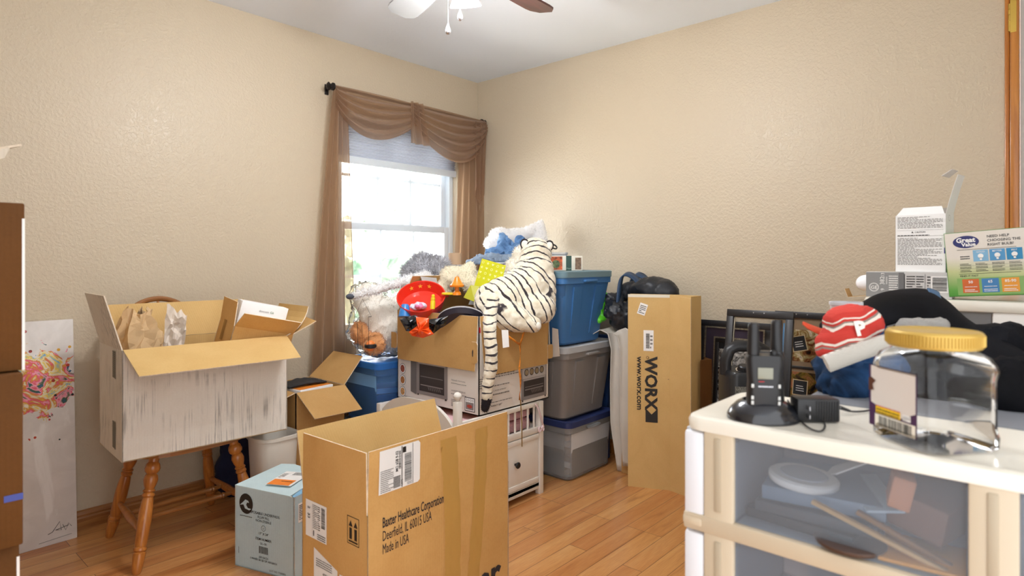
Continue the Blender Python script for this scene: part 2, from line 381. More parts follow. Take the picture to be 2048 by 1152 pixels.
# window: vinyl frame, two sashes with a grid between the panes, sill
VIN = pm('white_vinyl', 'DCE4EA', .35); GLASS = clearm('window_glass', 'FFFFFF', .0, .02, 1.3)
fr = MB(); y0, y1 = .045, .12
for a, b in (((WX0, y0, WZ0), (WX0+.035, y1, WZ1)), ((WX1-.035, y0, WZ0), (WX1, y1, WZ1)), ((WX0, y0, WZ1-.035), (WX1, y1, WZ1)), ((WX0, y0, WZ0), (WX1, y1, WZ0+.035))): fr.b2(a, b, VIN, r=.003)
win = fr.build('window_1', kind='structure', origin=((WX0+WX1)/2, y0, WZ0))
def sash(z0, z1, y, name):
    x0, x1 = WX0+.035, WX1-.035; m = MB(); q = .042
    for a, b in (((x0, y, z0), (x0+q, y+.03, z1)), ((x1-q, y, z0), (x1, y+.03, z1)), ((x0+q, y, z1-q), (x1-q, y+.03, z1)), ((x0+q, y, z0), (x1-q, y+.03, z0+q))): m.b2(a, b, VIN, r=.004)
    for k in (1, 2):
        x = x0+q+(x1-x0-2*q)*k/3; m.b2((x-.009, y+.01, z0+q), (x+.009, y+.02, z1-q), VIN)
    z = (z0+z1)/2; m.b2((x0+q, y+.0101, z-.009), (x1-q, y+.0199, z+.009), VIN)
    s = m.build(name, win)
    MB().b2((x0+q, y+.006, z0+q), (x1-q, y+.0065, z1-q), GLASS).build('pane', s)
sash(WZ0+.035, 1.385, .050, 'lower_sash'); sash(1.35, WZ1-.035, .083, 'upper_sash')
MB().b2((WX0-.03, -.03, WZ0-.02), (WX1+.03, .05, WZ0), pm('white_vinyl', 'DCE4EA'), r=.004).build('trim_3', kind='structure', origin=(-.7, 0, WZ0-.02))
# pleated shade
PLE = pm('pleated_shade_fabric', 'BFC3CB', .8); sh = thing('window_shade', 'pale grey pleated shade pulled down over the top of the window', 'window shade', (-.675, .02, 1.735))
s_ = N('pleated_shade_cloth'); s_.b.inputs['Base Color'].default_value = (*lin('B4B6BE'), 1); s_.b.inputs['Roughness'].default_value = .8
tr = s_.n('ShaderNodeBsdfTranslucent'); tr.inputs[0].default_value = (*lin('C9CDD6'), 1); mx = s_.n('ShaderNodeMixShader', i0=.10)
s_.l(s_.b.outputs[0], mx.inputs[1]); s_.l(tr.outputs[0], mx.inputs[2]); s_.l(mx.outputs[0], s_.out.inputs[0])
n = 30; m = MB(); zz = [1.775+(WZ1-.03-1.775)*i/n for i in range(n+1)]
m.grid(lambda u, v: (WX0+.005+(WX1-WX0-.01)*v, .012+(.016 if round(u*n) % 2 else 0), zz[round(u*n)]), n, 1, s_.m, smooth=False); m.build('pleats', sh)
MB().b2((WX0+.004, .005, 1.735), (WX1-.004, .032, 1.778), VIN, r=.004).build('bottom_rail', sh)
MB().b2((WX0+.004, .003, WZ1-.032), (WX1-.004, .036, WZ1-.002), VIN, r=.003).build('headrail', sh)
# curtain rod and sheer scarf
SHC = N('sheer_brown_voile'); b_ = SHC.b; b_.inputs['Base Color'].default_value = (*lin('A8866A'), 1); b_.inputs['Roughness'].default_value = .7; b_.inputs['Sheen Weight'].default_value = .3
lw = SHC.n('ShaderNodeLayerWeight'); lw.inputs[0].default_value = .35
tr1 = SHC.n('ShaderNodeBsdfTransparent'); tr1.inputs[0].default_value = (*lin('EBDCCB'), 1); tl = SHC.n('ShaderNodeBsdfTranslucent'); tl.inputs[0].default_value = (*lin('B59678'), 1)
m1 = SHC.n('ShaderNodeMixShader', i0=.4); m2 = SHC.n('ShaderNodeMixShader')
fb = SHC.n('ShaderNodeMapRange', i1=0.0, i2=.55, i3=.5, i4=.95); SHC.l(lw.outputs['Facing'], fb.inputs[0])
SHC.l(b_.outputs[0], m1.inputs[1]); SHC.l(tl.outputs[0], m1.inputs[2]); SHC.l(fb.outputs[0], m2.inputs[0]); SHC.l(tr1.outputs[0], m2.inputs[1]); SHC.l(m1.outputs[0], m2.inputs[2]); SHC.l(m2.outputs[0], SHC.out.inputs[0])
SHEER = SHC.m
RODM = pm('dark_bronze', '2E2A2A', .4, .6); ry0 = -.085; rz0 = 2.135
t = thing('curtain_rod', 'dark bronze curtain rod with a turned end above the window', 'curtain rod', (-.7, ry0, rz0))
m = MB(); m.tube([(-1.24, ry0, rz0), (-.03, ry0, rz0)], .008, RODM, 10); m.build('rod', t)
for xx, nm in ((-1.25, 1), (-.035, -1)):
    m = MB(); m.lathe([(.004, -.03), (.013, -.026), (.021, -.02), (.014, -.012), (.014, 0), (.022, .006), (.022, .014), (.012, .02), (.009, .03)], RODM, loc((xx, ry0, rz0)) @ ry(90*nm), 14); m.build('finial', t)
    m = MB(); m.b2((xx+.02*nm-.006, ry0, rz0-.006), (xx+.02*nm+.006, 0, rz0+.006), RODM, r=.002); m.b2((xx+.02*nm-.012, -.006, rz0-.03), (xx+.02*nm+.012, 0, rz0+.03), RODM, r=.002); m.build('bracket', t)
cu = thing('scarf_curtain', 'sheer brown scarf curtain swagged over the window', 'curtain', (-.65, ry0, 1.0))
def panel(x0t, x1t, x0b, x1b, zb, amp, nf, ph, yb=0):
    def f(u, v):
        k = u**.8; x = (x0t+(x1t-x0t)*v)*(1-k)+(x0b+(x1b-x0b)*v)*k
        y = ry0-.004+yb*k+amp*(.25+.75*k)*math.sin(v*nf*2*PI+ph+1.1*math.sin(u*2+v*3))+.008*noise.noise(Vector((v*9, u*3, ph)))
        return (x, min(y, -.006), rz0+.004-(rz0-zb)*u)
    return f
m = MB(); m.grid(panel(-1.235, -1.15, -1.39, -1.06, .12, .026, 4.3, .4), 50, 90, SHEER); m.build('left_drop', cu)
m = MB(); m.grid(panel(-.235, -.045, -.34, -.03, .35, .026, 3.6, 1.4), 50, 80, SHEER); m.build('right_drop', cu)
def swag(xa, xb, depth, top, ph, nf=6, yo=0, skew=0):
    # cloth hung between two points on the rod: upper edge along the rod, folds sagging below it
    def f(u, v):
        x = xa+(xb-xa)*v; sag = (4*v*(1-v))**.8*(1+skew*(v-.5))
        z = rz0+.008-top*u-depth*u**1.05*sag
        y = ry0-.014+yo-.018*math.sin(PI*u)-.016*math.sin(u*nf*2*PI+ph+2*v)*(.3+.7*sag)-.012*u*sag
        return (x, min(y, -.01), z)
    return f
m = MB(); m.grid(swag(-1.235, -.62, .165, .10, .3, 4.5, 0, -.5), 60, 40, SHEER); m.build('swag', cu)
m = MB(); m.grid(swag(-.70, -.03, .215, .11, 1.9, 5.5, -.012, .55), 60, 40, SHEER); m.build('swag', cu)
m = MB(); m.grid(lambda u, v: (-.16+.13*v-.03*u*(v-.5), ry0-.035-.015*math.sin(v*16+u*2), rz0-.02-.62*u*(1-.62*abs(v-.45))), 30, 40, SHEER); m.build('tail', cu)
m = MB(); m.grid(lambda u, v: (-.715+.09*v+.055*u*(v-.5)+.03*u, ry0-.04-.012*math.sin(v*14), rz0+.012-.26*u), 20, 30, SHEER); m.build('gather', cu)
# outdoors: paving that bounces daylight up, and an untrimmed hedge with a tree beyond it
def hedge(name, label, x0, x1, y, z1, seed, amp, c1, c2, cat='hedge'):
    s = N(name+'_leaves'); s.l(s.ramp(s.noise(1.7, 4, .6), [(.36, c2), (.52, c1)]), s.b.inputs['Base Color']); s.b.inputs['Roughness'].default_value = 1; s.b.inputs['Specular IOR Level'].default_value = 0
    m = MB(); nu = 110
    def f(u, v):
        x = x0+(x1-x0)*u; a = v*PI; zt = z1+amp*noise.noise(Vector((x*.9, seed, 0)))+amp*.35*noise.noise(Vector((x*3.1, seed, 2)))
        p = Vector((x, y-.8*math.cos(a)*(1-.2*math.sin(a)) , -.5+(zt+.5)*math.sin(a)**.6)); d = noise.fractal(p*2.4+Vector((seed, 0, 0)), .7, 2.1, 4); return p+Vector((0, -.16*d, .12*d))
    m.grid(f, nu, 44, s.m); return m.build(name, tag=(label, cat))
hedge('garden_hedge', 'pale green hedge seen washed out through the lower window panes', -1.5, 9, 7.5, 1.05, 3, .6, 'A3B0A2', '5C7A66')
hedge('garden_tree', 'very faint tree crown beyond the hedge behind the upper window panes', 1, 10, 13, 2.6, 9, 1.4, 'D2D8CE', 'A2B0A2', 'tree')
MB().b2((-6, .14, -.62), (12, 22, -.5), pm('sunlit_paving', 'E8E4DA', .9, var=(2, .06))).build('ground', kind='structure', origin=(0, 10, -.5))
# ------------------------------------------------------------------ ceiling fan with three lit shades
FX, FY = -1.656, -1.555
fan = thing('ceiling_fan', 'ceiling fan with lit glass shades and two pull chains', 'ceiling fan', loc((FX, FY, H)))
m = MB(loc((FX, FY, 0))); m.lathe([(.065, H), (.06, H-.04), (.014, H-.05), (.014, 2.33), (.09, 2.32), (.10, 2.25), (.09, 2.20), (.05, 2.18), (.05, 2.15), (.03, 2.14)][::-1], BRASS if 0 else STEEL, None, 28); m.build('motor', fan)
a0 = math.atan2(*( (P(812, 18, 2.55)-Vector((FX, FY, 0))).yx ))
for k in range(5):
    a = a0-k*2*PI/5; T = loc((FX, FY, 2.205)) @ Matrix.Rotation(a, 4, 'Z') @ rx(11)
    bl = MB(T); L0, L1 = .17, .535; pts = []
    for i in range(13):
        u = i/12; x = L0+(L1-L0)*u; hw = .045+.02*math.sin(u*1.8); 
        if u > .85: hw *= math.sqrt(max(.06, 1-((u-.85)/.15)**2*.75))
        pts.append((x, hw))
    out = pts+[(x, -y) for x, y in reversed(pts)]
    bl.prism(out, -.004, .004, pm('grey_fan_blade', '8E9093', .4) if k == 0 else woodm('walnut_blade_%d' % k, '5A3530', '3E2622', (.2, 1, 1)))
    b = bl.build('blade', fan); ir = MB(T); ir.b2((.08, -.016, -.010), (.24, .016, -.004), STEEL, r=.002); ir.build('blade_iron', b)
SHADEM = N('lit_frosted_glass'); SHADEM.b.inputs['Base Color'].default_value = (1, .98, .94, 1); SHADEM.b.inputs['Emission Color'].default_value = (1, .95, .86, 1); SHADEM.b.inputs['Emission Strength'].default_value = 2.2
_mx = SHADEM.n('ShaderNodeMixShader', i0=.4); _tr = SHADEM.n('ShaderNodeBsdfTransparent'); SHADEM.l(_tr.outputs[0], _mx.inputs[1]); SHADEM.l(SHADEM.b.outputs[0], _mx.inputs[2]); SHADEM.l(_mx.outputs[0], SHADEM.out.inputs[0]); SHADEM = SHADEM.m
for k in range(3):
    a = R_(ANG*0+155+k*120); c = Vector((FX+.115*math.cos(a), FY+.115*math.sin(a), 2.14))
    T = loc(c) @ Matrix.Rotation(a, 4, 'Z') @ ry(-28)
    m = MB(); m.tube([(FX, FY, 2.185), (FX+.05*math.cos(a), FY+.05*math.sin(a), 2.195), T @ Vector((0, 0, .055))], .008, STEEL); arm = m.build('lamp_arm', fan)
    m = MB(T); m.lathe([(.022, .06), (.034, .045), (.040, .02), (.046, -.01), (.060, -.038)], SHADEM, None, 24, cap=False); m.build('glass_shade', arm)
    ld = bpy.data.lights.new('bulb', 'POINT'); ld.energy = LAMP_W; ld.color = (.95, .965, 1); ld.shadow_soft_size = .03
    lo = bpy.data.objects.new('bulb', ld); COL.objects.link(lo); lo.location = T @ Vector((0, 0, -.045)); 
for (px, py, d) in ((896, 60, 2.17), (920, 32, 2.17)):
    q = P(px, py, d); m = MB(); top = Vector((q.x, q.y, 2.15)); n = 55; k = int((top.z-q.z)/.0045)
    for i in range(k):
        z = top.z-i*.0045; m.ell((q.x, q.y, z), .0019, CHROME, u=6, v=4)
    ch = m.build('pull_chain', fan)
    m = MB(loc(q)); m.lathe([(.0015, .024), (.004, .018), (.0085, .006), (.011, -.004), (.009, -.012), (.003, -.017)], pm('faceted_pull', 'C9C9CC', .12, .8), None, 7); m.build('pull_fob', ch)
# ------------------------------------------------------------------ cartons
def faceT(T, L, W, side):
    # face frames of a carton whose base centre is T: origin at the face's lower left corner
    o, x = {'-y': ((-L/2, -W/2, 0), (1, 0, 0)), '+x': ((L/2, -W/2, 0), (0, 1, 0)), '+y': ((L/2, W/2, 0), (-1, 0, 0)), '-x': ((-L/2, W/2, 0), (0, -1, 0))}[side]
    return T @ frame(o, x, (0, 0, 1))
def carton(name, label, cat, T, L, W, Hh, out, inn, flaps=(), group=None, th=.004, closed=False, edge=None, lidm=None):
    t = thing(name, label, cat, T, group); edge = edge or EDGE
    m = MB(T)
    if closed: m.box((0, 0, Hh/2), (L, W, Hh), out, r=.003); m.rect(-L/2, -.0012, L/2, .0012, EDGE, loc((0, 0, Hh)), z=.0008)
    else:
        m.b2((-L/2, -W/2, 0), (L/2, W/2, th), inn)
        for side in ('-y', '+x', '+y', '-x'):
            X = faceT(Matrix(), L, W, side); ln = L if side in ('-y', '+y') else W
            m.slab([(0, 0, 0), (ln, 0, 0), (ln, Hh, 0), (0, Hh, 0)], .0006, out, out, X)
            m.slab([(0, 0, -.0006), (ln, 0, -.0006), (ln, Hh, -.0006), (0, Hh, -.0006)], th-.0006, inn, edge, X)
    m.build('body', t)
    for fl in flaps:
        side, ang, ln_ = fl[:3]; trim = fl[3] if len(fl) > 3 else .004; bend = fl[4] if len(fl) > 4 else 0
        ln = L if side in ('-y', '+y') else W; X = T @ faceT(Matrix(), L, W, side) @ loc((0, Hh, 0)) @ rx(90-ang if False else (ang-90)) 
        # ang: 90 stands straight up, 180 lies level outwards, more hangs down; x along hinge, y away from it
        f = MB(X); n = 6 if bend else 1
        rows = []; y = 0; z = 0; a = 0
        for i in range(n+1):
            u = i/n; rows.append((u, y, z)); a += R_(bend)/n; y += ln_/n*math.cos(a); z += ln_/n*math.sin(a)
        for i in range(n):
            (u0, ya, za), (u1, yb, zb) = rows[i], rows[i+1]; i0, i1 = .003+trim*u0, .003+trim*u1
            f.slab([(i0, ya, za), (ln-i0, ya, za), (ln-i1, yb, zb), (i1, yb, zb)], .0007, out, out)
            f.slab([(i0, ya, za-.0007), (ln-i0, ya, za-.0007), (ln-i1, yb, zb-.0007), (i1, yb, zb-.0007)], th-.0007, inn, edge)
        f.build('flap', t)
    return t
def shiplabel(m, X, w, h, seed=1, corner=0):
    m.rect(0, 0, w, h, WHITE, X, .0012); m.bars(w*.55, h*.32, w*.62+w*.2, h*.92, INK, X, seed, vert=True)
    m.lines(w*.05, h*.45, w*.48, h*.92, 7, GREYINK, X, seed=seed); m.rect(0, h*.28, w, h*.29, INK, X, .002); m.lines(w*.05, h*.06, w*.9, h*.24, 3, GREYINK, X, seed=seed+1)
# ---- large brown carton in front
BX = loc((-2.207+.2875*.9994-.0054, -1.793+.1535+.010, .0)) @ rz(2)
baxter = carton('cardboard_box', 'large brown cardboard box with Baxter Healthcare print, open flaps standing up, front centre', 'box', BX, .575, .307, .484, CARDD, CARDIN,
                [('-y', 90, .166), ('-x', 90, .164, .002), ('+y', 106, .166, .006), ('+x', 12, .15, .004)])
m = MB(faceT(BX, .575, .307, '-y')); Z0 = .484
B_ = pm('navy_print', '2B2C33', .6)
m.text('Baxter Healthcare Corporation', .049, Z0-.046, .0385, B_, bold=.012, fit=.226)
m.text('Deerfield, IL 60015 USA', .049, Z0-.082, .0385, B_, fit=.178); m.text('Made in USA', .049, Z0-.117, .0385, B_, fit=.092)
m.build('printing', baxter)
m = MB(faceT(BX, .575, .307, '-y')); m.text('Baxter', .20, Z0-.385, .125, B_, bold=.03, fit=.335); m.build('brand_logo', baxter)
X = faceT(BX, .575, .307, '-y') @ loc((.036, Z0+.044, .001)) @ Matrix.Diagonal((1, .92, 1, 1))
m = MB(X); m.poly([(0, 0, .001), (.138, 0, .001), (.145, .006, .001), (.147, .118, .001), (.140, .126, .001), (.004, .126, .001)], WHITE)
m.rect(.078, .002, .0805, .124, INK, z=.002); m.rect(.118, .002, .1195, .124, INK, z=.002); m.rect(.082, .103, .094, .120, INK, z=.002)
m.text('MO 658 9-02', .066, .052, .0125, INK, rot=90, bold=.02, sx=.9); m.bars(.068, .058, .076, .112, INK, seed=8, vert=True); m.bars(.089, .014, .114, .098, INK, seed=4, vert=True)
m.lines(.006, .004, .05, .07, 12, GREYINK, seed=4); m.lines(.098, .004, .116, .013, 2, GREYINK); m.text('USPS', .082, .006, .009, INK, rot=90); m.lines(.05, .006, .074, .04, 9, INK, seed=9, fill=.7)
m.build('shipping_label', baxter)
XL_ = faceT(BX, .575, .307, '-x')
m = MB(XL_); X = loc((.020, Z0-.128, 0))
m.rect(0, 0, .105, .105, WHITE, X); m.text('2', .012, .088, .016, INK, X, rot=-90, bold=.02); m.text('33', .012, .068, .016, INK, X, rot=-90, bold=.02); m.rect(.035, .004, .0355, .1, INK, X, z=.002)
m.lines(.038, .03, .06, .1, 14, GREYINK, X); m.lines(.062, .03, .074, .1, 12, INK, X); m.bars(.08, .04, .098, .098, INK, X, 5, vert=True); m.lines(.06, .004, .1, .022, 3, INK, X); m.rect(.04, .008, .044, .024, INK, X, z=.002)
m.build('barcode_label', baxter)
m = MB(XL_); X = loc((.062, Z0-.32, 0))
m.poly([(0, 0, .001), (.115, 0, .001), (.115, .135, .001), (0, .168, .001)], WHITE, X); m.lines(.012, .12, .09, .145, 4, GREYINK, X, seed=3); m.text('40941805', .045, .10, .013, INK, X); m.lines(.02, .06, .11, .095, 3, INK, X, fill=.6); m.lines(.01, .01, .1, .05, 4, GREYINK, X); m.rect(.01, .053, .11, .0545, INK, X, z=.002)
m.build('address_label', baxter)
m = MB(XL_ @ loc((.190, Z0-.22, 0)) @ rz(8)); m.poly([(0, -.14, .001), (.05, -.14, .001), (.05, .02, .001), (.04, .026, .001), (0, .03, .001)], WHITE); m.lines(.006, -.12, .044, .02, 12, INK, seed=11); m.build('strip_label', baxter)
m = MB(XL_ @ loc((.222, Z0-.092, 0)))
for a in ((0, 0, .052, .0018), (0, .073, .052, .0748), (0, 0, .0018, .0748), (.0502, 0, .052, .0748), (.006, .006, .046, .010)): m.rect(*a, INK)
for x in (.015, .037): m.rect(x-.0055, .014, x+.0055, .044, INK); m.poly([(x-.0085, .048, .001), (x+.0085, .048, .001), (x, .064, .001)], INK)
m.build('this_way_up_mark', baxter)
for i, (xa, wd) in enumerate(((.262, .066), (.400, .055))):
    m = MB(faceT(BX, .575, .307, '-y')); rd = random.Random(i)
    def f(u, v, xa=xa, wd=wd, i=i): return (xa+wd*v+.018*math.sin(u*3.2+i*2)*(1 if i == 0 else -.8)-.03*i*(1-u)+.004*noise.noise(Vector((u*14, v*3, i))), -.005+(Z0+.145)*u, .002+.0022*abs(noise.noise(Vector((u*30, v*6, i*3)))))
    m.grid(f, 70, 8, TAPE); m.build('packing_tape', baxter)
# ---- pale blue underpads carton
a = ONZ(470, 1130, 0); b = ONZ(588, 1162, 0); dx = (b-a).normalized(); L = (b-a).length; W = .235; Hh = .300
BT = Matrix((dx, Vector((-dx.y, dx.x, 0)), Vector((0, 0, 1)))).transposed().to_4x4(); BT.translation = (a+b)/2+Vector((-dx.y, dx.x, 0))*W/2
t = carton('cardboard_box', 'small pale blue cardboard box of disposable underpads with orange sticker on top', 'box', BT, L, W, Hh, BCARD, BCARDTOP)
m = MB(BT @ loc((0, 0, Hh)))
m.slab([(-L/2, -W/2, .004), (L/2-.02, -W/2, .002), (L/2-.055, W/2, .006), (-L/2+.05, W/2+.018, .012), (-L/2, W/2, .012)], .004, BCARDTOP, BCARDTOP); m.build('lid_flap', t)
m = MB(BT @ loc((0, 0, Hh))); m.slab([(L/2, -W/2, 0), (L/2, W/2, 0), (L/2-.06, W/2, .014), (L/2-.008, -W/2, .004)], .003, pm('mid_blue_card', '7FB0D0', .6)); m.build('lid_flap', t)  # right-hand flap in a deeper blue than the lid
m = MB(BT @ loc((0, 0, Hh+.0095)) @ rz(12))
m.rect(-.045, -.075, .06, .07, WHITE, z=.002); m.rect(-.040, -.073, .05, -.018, pm('orange_sticker', 'F58A2E', .6), z=.003); m.lines(.0, .035, .055, .066, 3, INK, z=.003); m.lines(-.04, .0, -.02, .05, 4, GREYINK, z=.003); m.lines(0, -.04, .045, -.03, 1, INK, z=.004)
m.build('sticker', t)
X = faceT(BT, L, W, '-y'); m = MB(X); cx, cy, r = .058, Hh-.058, .034
m.disc(cx, cy, r, INK, r2=r*1.12)
pts = [(cx-r*.9, cy-.008), (cx-r*.45, cy+.004), (cx-.002, cy+.016), (cx+.012, cy+.013), (cx+.016, cy+.005), (cx+.006, cy+.006), (cx+.002, cy-.004), (cx+.010, cy-.014), (cx+r*.8, cy-.016), (cx+r*.5, cy-.022), (cx-.004, cy-.018), (cx-.012, cy-.004), (cx-r*.6, cy-.006)]
m.poly([(x, y, .0026) for x, y in pts], BCARD)
m.lines(cx-.03, cy-.048, cx+.03, cy-.043, 1, INK)
c = L*.50
for s_, y, z in (('DISPOSABLE UNDERPADS', .212, .0135), ('FLUFF FILL', .1985, .0125), ('NON-STERILE', .185, .0125), ('17" X 24"', .139, .0125), ('ITEM NUMBER', .118, .0125), ('UL-181', .103, .0115), ('300 EACH', .052, .0105), ('3 INNER BAGS OF 100 EACH', .041, .0105)): m.text(s_, c, y, z, INK, align='C', bold=.008)
m.ring(c, .164, .0105, .0012, INK); m.text('17', c, .160, .009, INK, align='C'); m.bars(c-.022, .070, c+.022, .096, INK, seed=5)
m.text('LOT NO. T200801', L*.60, .012, .010, INK); m.rect(.02, .05, .0215, .075, INK); m.build('printing', t)
m = MB(faceT(BT, L, W, '+x') @ loc((.02, .2, 0))); m.rect(0, 0, .06, .07, WHITE); m.lines(.004, .01, .03, .066, 9, INK); m.bars(.036, .01, .054, .066, INK, vert=True); m.build('label', t)

# ---- windsor chair
cx, cy = -2.15, -.385; SH = .428
ch = thing('windsor_chair', 'honey oak windsor chair with a white cardboard box on its seat', 'chair', loc((cx, cy, 0)))
m = MB(loc((cx, cy, 0)))
pts = []
for i in range(40):
    th = 2*PI*i/40; c, q = math.cos(th), math.sin(th); f = 1/((abs(c)**3.2+abs(q)**3.2)**(1/3.2)); pts.append((.215*c*f*(1-.05*q), .2*q*f))
m.prism(pts, SH-.034, SH-.006, OAKX); m.prism([(x*.965, y*.965) for x, y in pts], SH-.006, SH, OAKX); m.build('seat', ch)
def turned(m, a, b, prof, mat, n=14):
    a, b = Vector(a), Vector(b); d = b-a; q = d.to_track_quat('Z', 'Y').to_matrix().to_4x4(); L = d.length
    m.lathe([(r, z*L) for r, z in prof], mat, loc(a) @ q, n)
LEGP = [(.0125, 0), (.016, .02), (.019, .07), (.0215, .15), (.0215, .165), (.0225, .175), (.018, .185), (.023, .195), (.023, .215), (.0185, .225), (.020, .24), (.0225, .35), (.024, .44), (.0225, .55), (.019, .62), (.017, .635), (.0215, .65), (.0215, .665), (.0165, .68), (.0215, .69), (.0215, .70), (.0165, .712), (.022, .75), (.0255, .79), (.0215, .83), (.017, .84), (.0255, .865), (.0275, .89), (.024, .925), (.0175, .945), (.019, 1)]
feet = {'a': (-2.388, -.612), 'b': (-2.36, -.187), 'c': (-1.932, -.150), 'd': (-1.925, -.60)}; tops = {'a': (-2.30, -.53), 'b': (-2.28, -.25), 'c': (-2.00, -.25), 'd': (-2.00, -.53)}
for k in 'abcd':
    m = MB(); turned(m, (*feet[k], 0), (*tops[k], SH-.03), LEGP, OAK); m.build('leg', ch)
def mid(k, f): return Vector((*feet[k], 0)).lerp(Vector((*tops[k], SH-.03)), f)
STP = [(.007, 0), (.0095, .08), (.0095, .1), (.0125, .12), (.010, .135), (.013, .15), (.0095, .165), (.0105, .3), (.0125, .5), (.0105, .7), (.0095, .835), (.013, .85), (.010, .865), (.0125, .88), (.0095, .9), (.007, 1)]
SIDE = [(.008, 0), (.011, .15), (.0165, .5), (.011, .85), (.008, 1)]
s1 = (mid('a', .33), mid('b', .36)); s2 = (mid('d', .33), mid('c', .36))
for s in (s1, s2): m = MB(); turned(m, *s, SIDE, OAK); m.build('stretcher', ch)
for f in (.36, .62): m = MB(); turned(m, s1[0].lerp(s1[1], f), s2[0].lerp(s2[1], f), STP, OAKX); m.build('stretcher', ch)
m = MB(); hoop = []
for i in range(37):
    th = PI*i/36; x = -.20*math.cos(th); z = math.sin(th)**.45; hoop.append((cx+x*(1 if z < .3 else 1), cy+.185+.09*z, SH+.553*z))
m.tube(hoop, .0115, OAKX, 10); m.build('backrest_hoop', ch)
for k in range(-3, 4):
    x = k*.048; th = math.acos(max(-1, min(1, -x/.20*1.0))); z = math.sin(th)**.45
    m = MB(); m.tube([(cx+x*.85, cy+.175, SH-.005), (cx+x*.93, cy+.185+.035, SH+.22), (cx+x, cy+.185+.09*z, SH+.553*z)], [.006, .0085, .005], OAK); m.build('spindle', ch)
# ---- white carton on the chair
WT = loc((-2.128, -.492, SH+.0015)) @ rz(-3)
wh = carton('cardboard_box', 'large scuffed white cardboard box lying open on the oak chair', 'box', WT, .612, .335, .400, WCARD, CARDIN,
            [('-x', 105, .205, .012), ('-y', 206, .172, .012), ('+y', 108, .15, .03), ('+x', 168, .17, .02, -60)])
m = MB(faceT(WT, .612, .335, '-x'))
for z in (.03, .29):
    m.rect(.205, z, .248, z+.10, pm('hatched_strip', '8E8878', .7)); 
    for i in range(14): m.poly([(.205, z+.004+i*.007, .0016), (.248, z+i*.0072-.002, .0016), (.248, z+i*.0072, .0016), (.205, z+.006+i*.007, .0016)], INK)
m.build('printed_stripes', wh)
# crumpled kraft paper in it
KP = pm('kraft_packing_paper', 'C9A97E', .8, var=(12, .12)); m = MB()
c0 = Vector((-2.345, -.49, .79)); 
def crum(u, v):
    a = u*2*PI; r = .038+.030*math.sin(v*PI)+.034*noise.noise(Vector((math.cos(a)*3.2, math.sin(a)*3.2, v*4.3))); return c0+Vector((r*math.cos(a)*1.1, r*math.sin(a)*.9, -.10+.27*v+.034*noise.noise(Vector((math.cos(a)*2.6, math.sin(a)*2.6+9, v*5)))))
m.grid(crum, 26, 14, KP, smooth=False); m.build('packing_paper', tag=('crumpled brown packing paper stuffed in the left end of the white box', 'packing paper'), solid=.0015)
m = MB(); m.grid(lambda u, v: Vector((-2.262+.075*u+.02*v, -.49+.03*noise.noise(Vector((u*4, v*5, 2))), .74+.24*v-.05*u+.02*noise.noise(Vector((u*5, v*4, 7))))), 10, 12, pm('white_tissue', 'DCCFC0', .7), smooth=False)
m.build('tissue_paper', tag=('white tissue sheet standing beside the crumpled packing paper', 'tissue paper'), solid=.0012)
# small tipped brown carton with white device boxes
ST = loc((-1.965, -.545, .640)) @ rz(-4) @ ry(13) @ rx(6)
sm = carton('cardboard_box', 'small brown cardboard box tipped inside the white box, holding white device boxes', 'box', ST, .255, .17, .235, CARDD, CARD,
            [('-x', 96, .098, .002), ('-y', 133, .085, .003), ('+x', 143, .12, .01), ('+y', 80, .03, .003)])
m = MB(faceT(ST, .255, .17, '-x')); m.rect(.055, .16, .085, .245, TAPE, z=.002); m.build('packing_tape', sm)
m = MB(faceT(ST, .255, .17, '-y')); m.poly([(.08, .165, .001), (.125, .165, .001), (.102, .188, .001)], WHITE); m.build('sticker', sm)
DT = ST @ loc((.015, .030, .105)) @ ry(0); m = MB(DT); m.box((0, 0, .115), (.205, .055, .23), PRINTW, r=.002)
d = m.build('device_box', tag=('white printed device box standing in the tipped brown box', 'box')) 
m = MB(DT @ frame((-.1025, -.0275, 0), (1, 0, 0), (0, 0, 1))); m.text('dexcom', .078, .195, .0135, GREYINK); m.text('G6', .127, .195, .0135, pm('green_ink', '6F8F6A', .6), bold=.01); m.build('printing', d)
m = MB(ST @ loc((.03, -.035, .10))); m.box((0, 0, .07), (.165, .045, .165), PRINTW, r=.002); m.disc(-.02, .142, .007, BLACKP, frame((0, -.0226, 0), (1, 0, 0), (0, 0, 1)), .001); m.build('device_box', tag=('shorter white device box in front of the taller printed one', 'box'))

# ---- brown open carton behind (with the charging cable)
C0 = P(690, 770, 3.0); OT = loc((C0.x-.13, C0.y+.165, 0)); OH = C0.z
op = carton('cardboard_box', 'open brown cardboard box with wide spread flaps behind the Baxter box', 'box', OT, .26, .33, OH, CARD, CARD,
            [('-y', 212, .178, .004), ('+x', 136, .175, .03), ('-x', 200, .12, .01)])
m = MB(loc((C0.x-.13, C0.y+.12, OH-.06)) @ rz(8)); m.box((0, 0, .03), (.19, .14, .06), PRINTW, r=.002); q = m.build('product_box', tag=('white and orange product box lying in the open brown box', 'box'))
m = MB(loc((C0.x-.13, C0.y+.12, OH+.0005)) @ rz(8)); m.rect(-.09, -.06, .09, .06, pm('orange_print', 'EE8A28', .5)); m.build('orange_lid_print', q)
m = MB(); m.grid(lambda u, v: (C0.x-.24+.20*u, C0.y+.10+.09*v, OH+.008+.018*math.sin(u*3.1)*(.4+.6*v)+.004*noise.noise(Vector((u*8, v*8, 3)))), 24, 12, pm('black_neoprene', '222326', .7)); m.build('cloth_strap', tag=('black fabric strap draped over the orange product box', 'strap'), solid=.008)
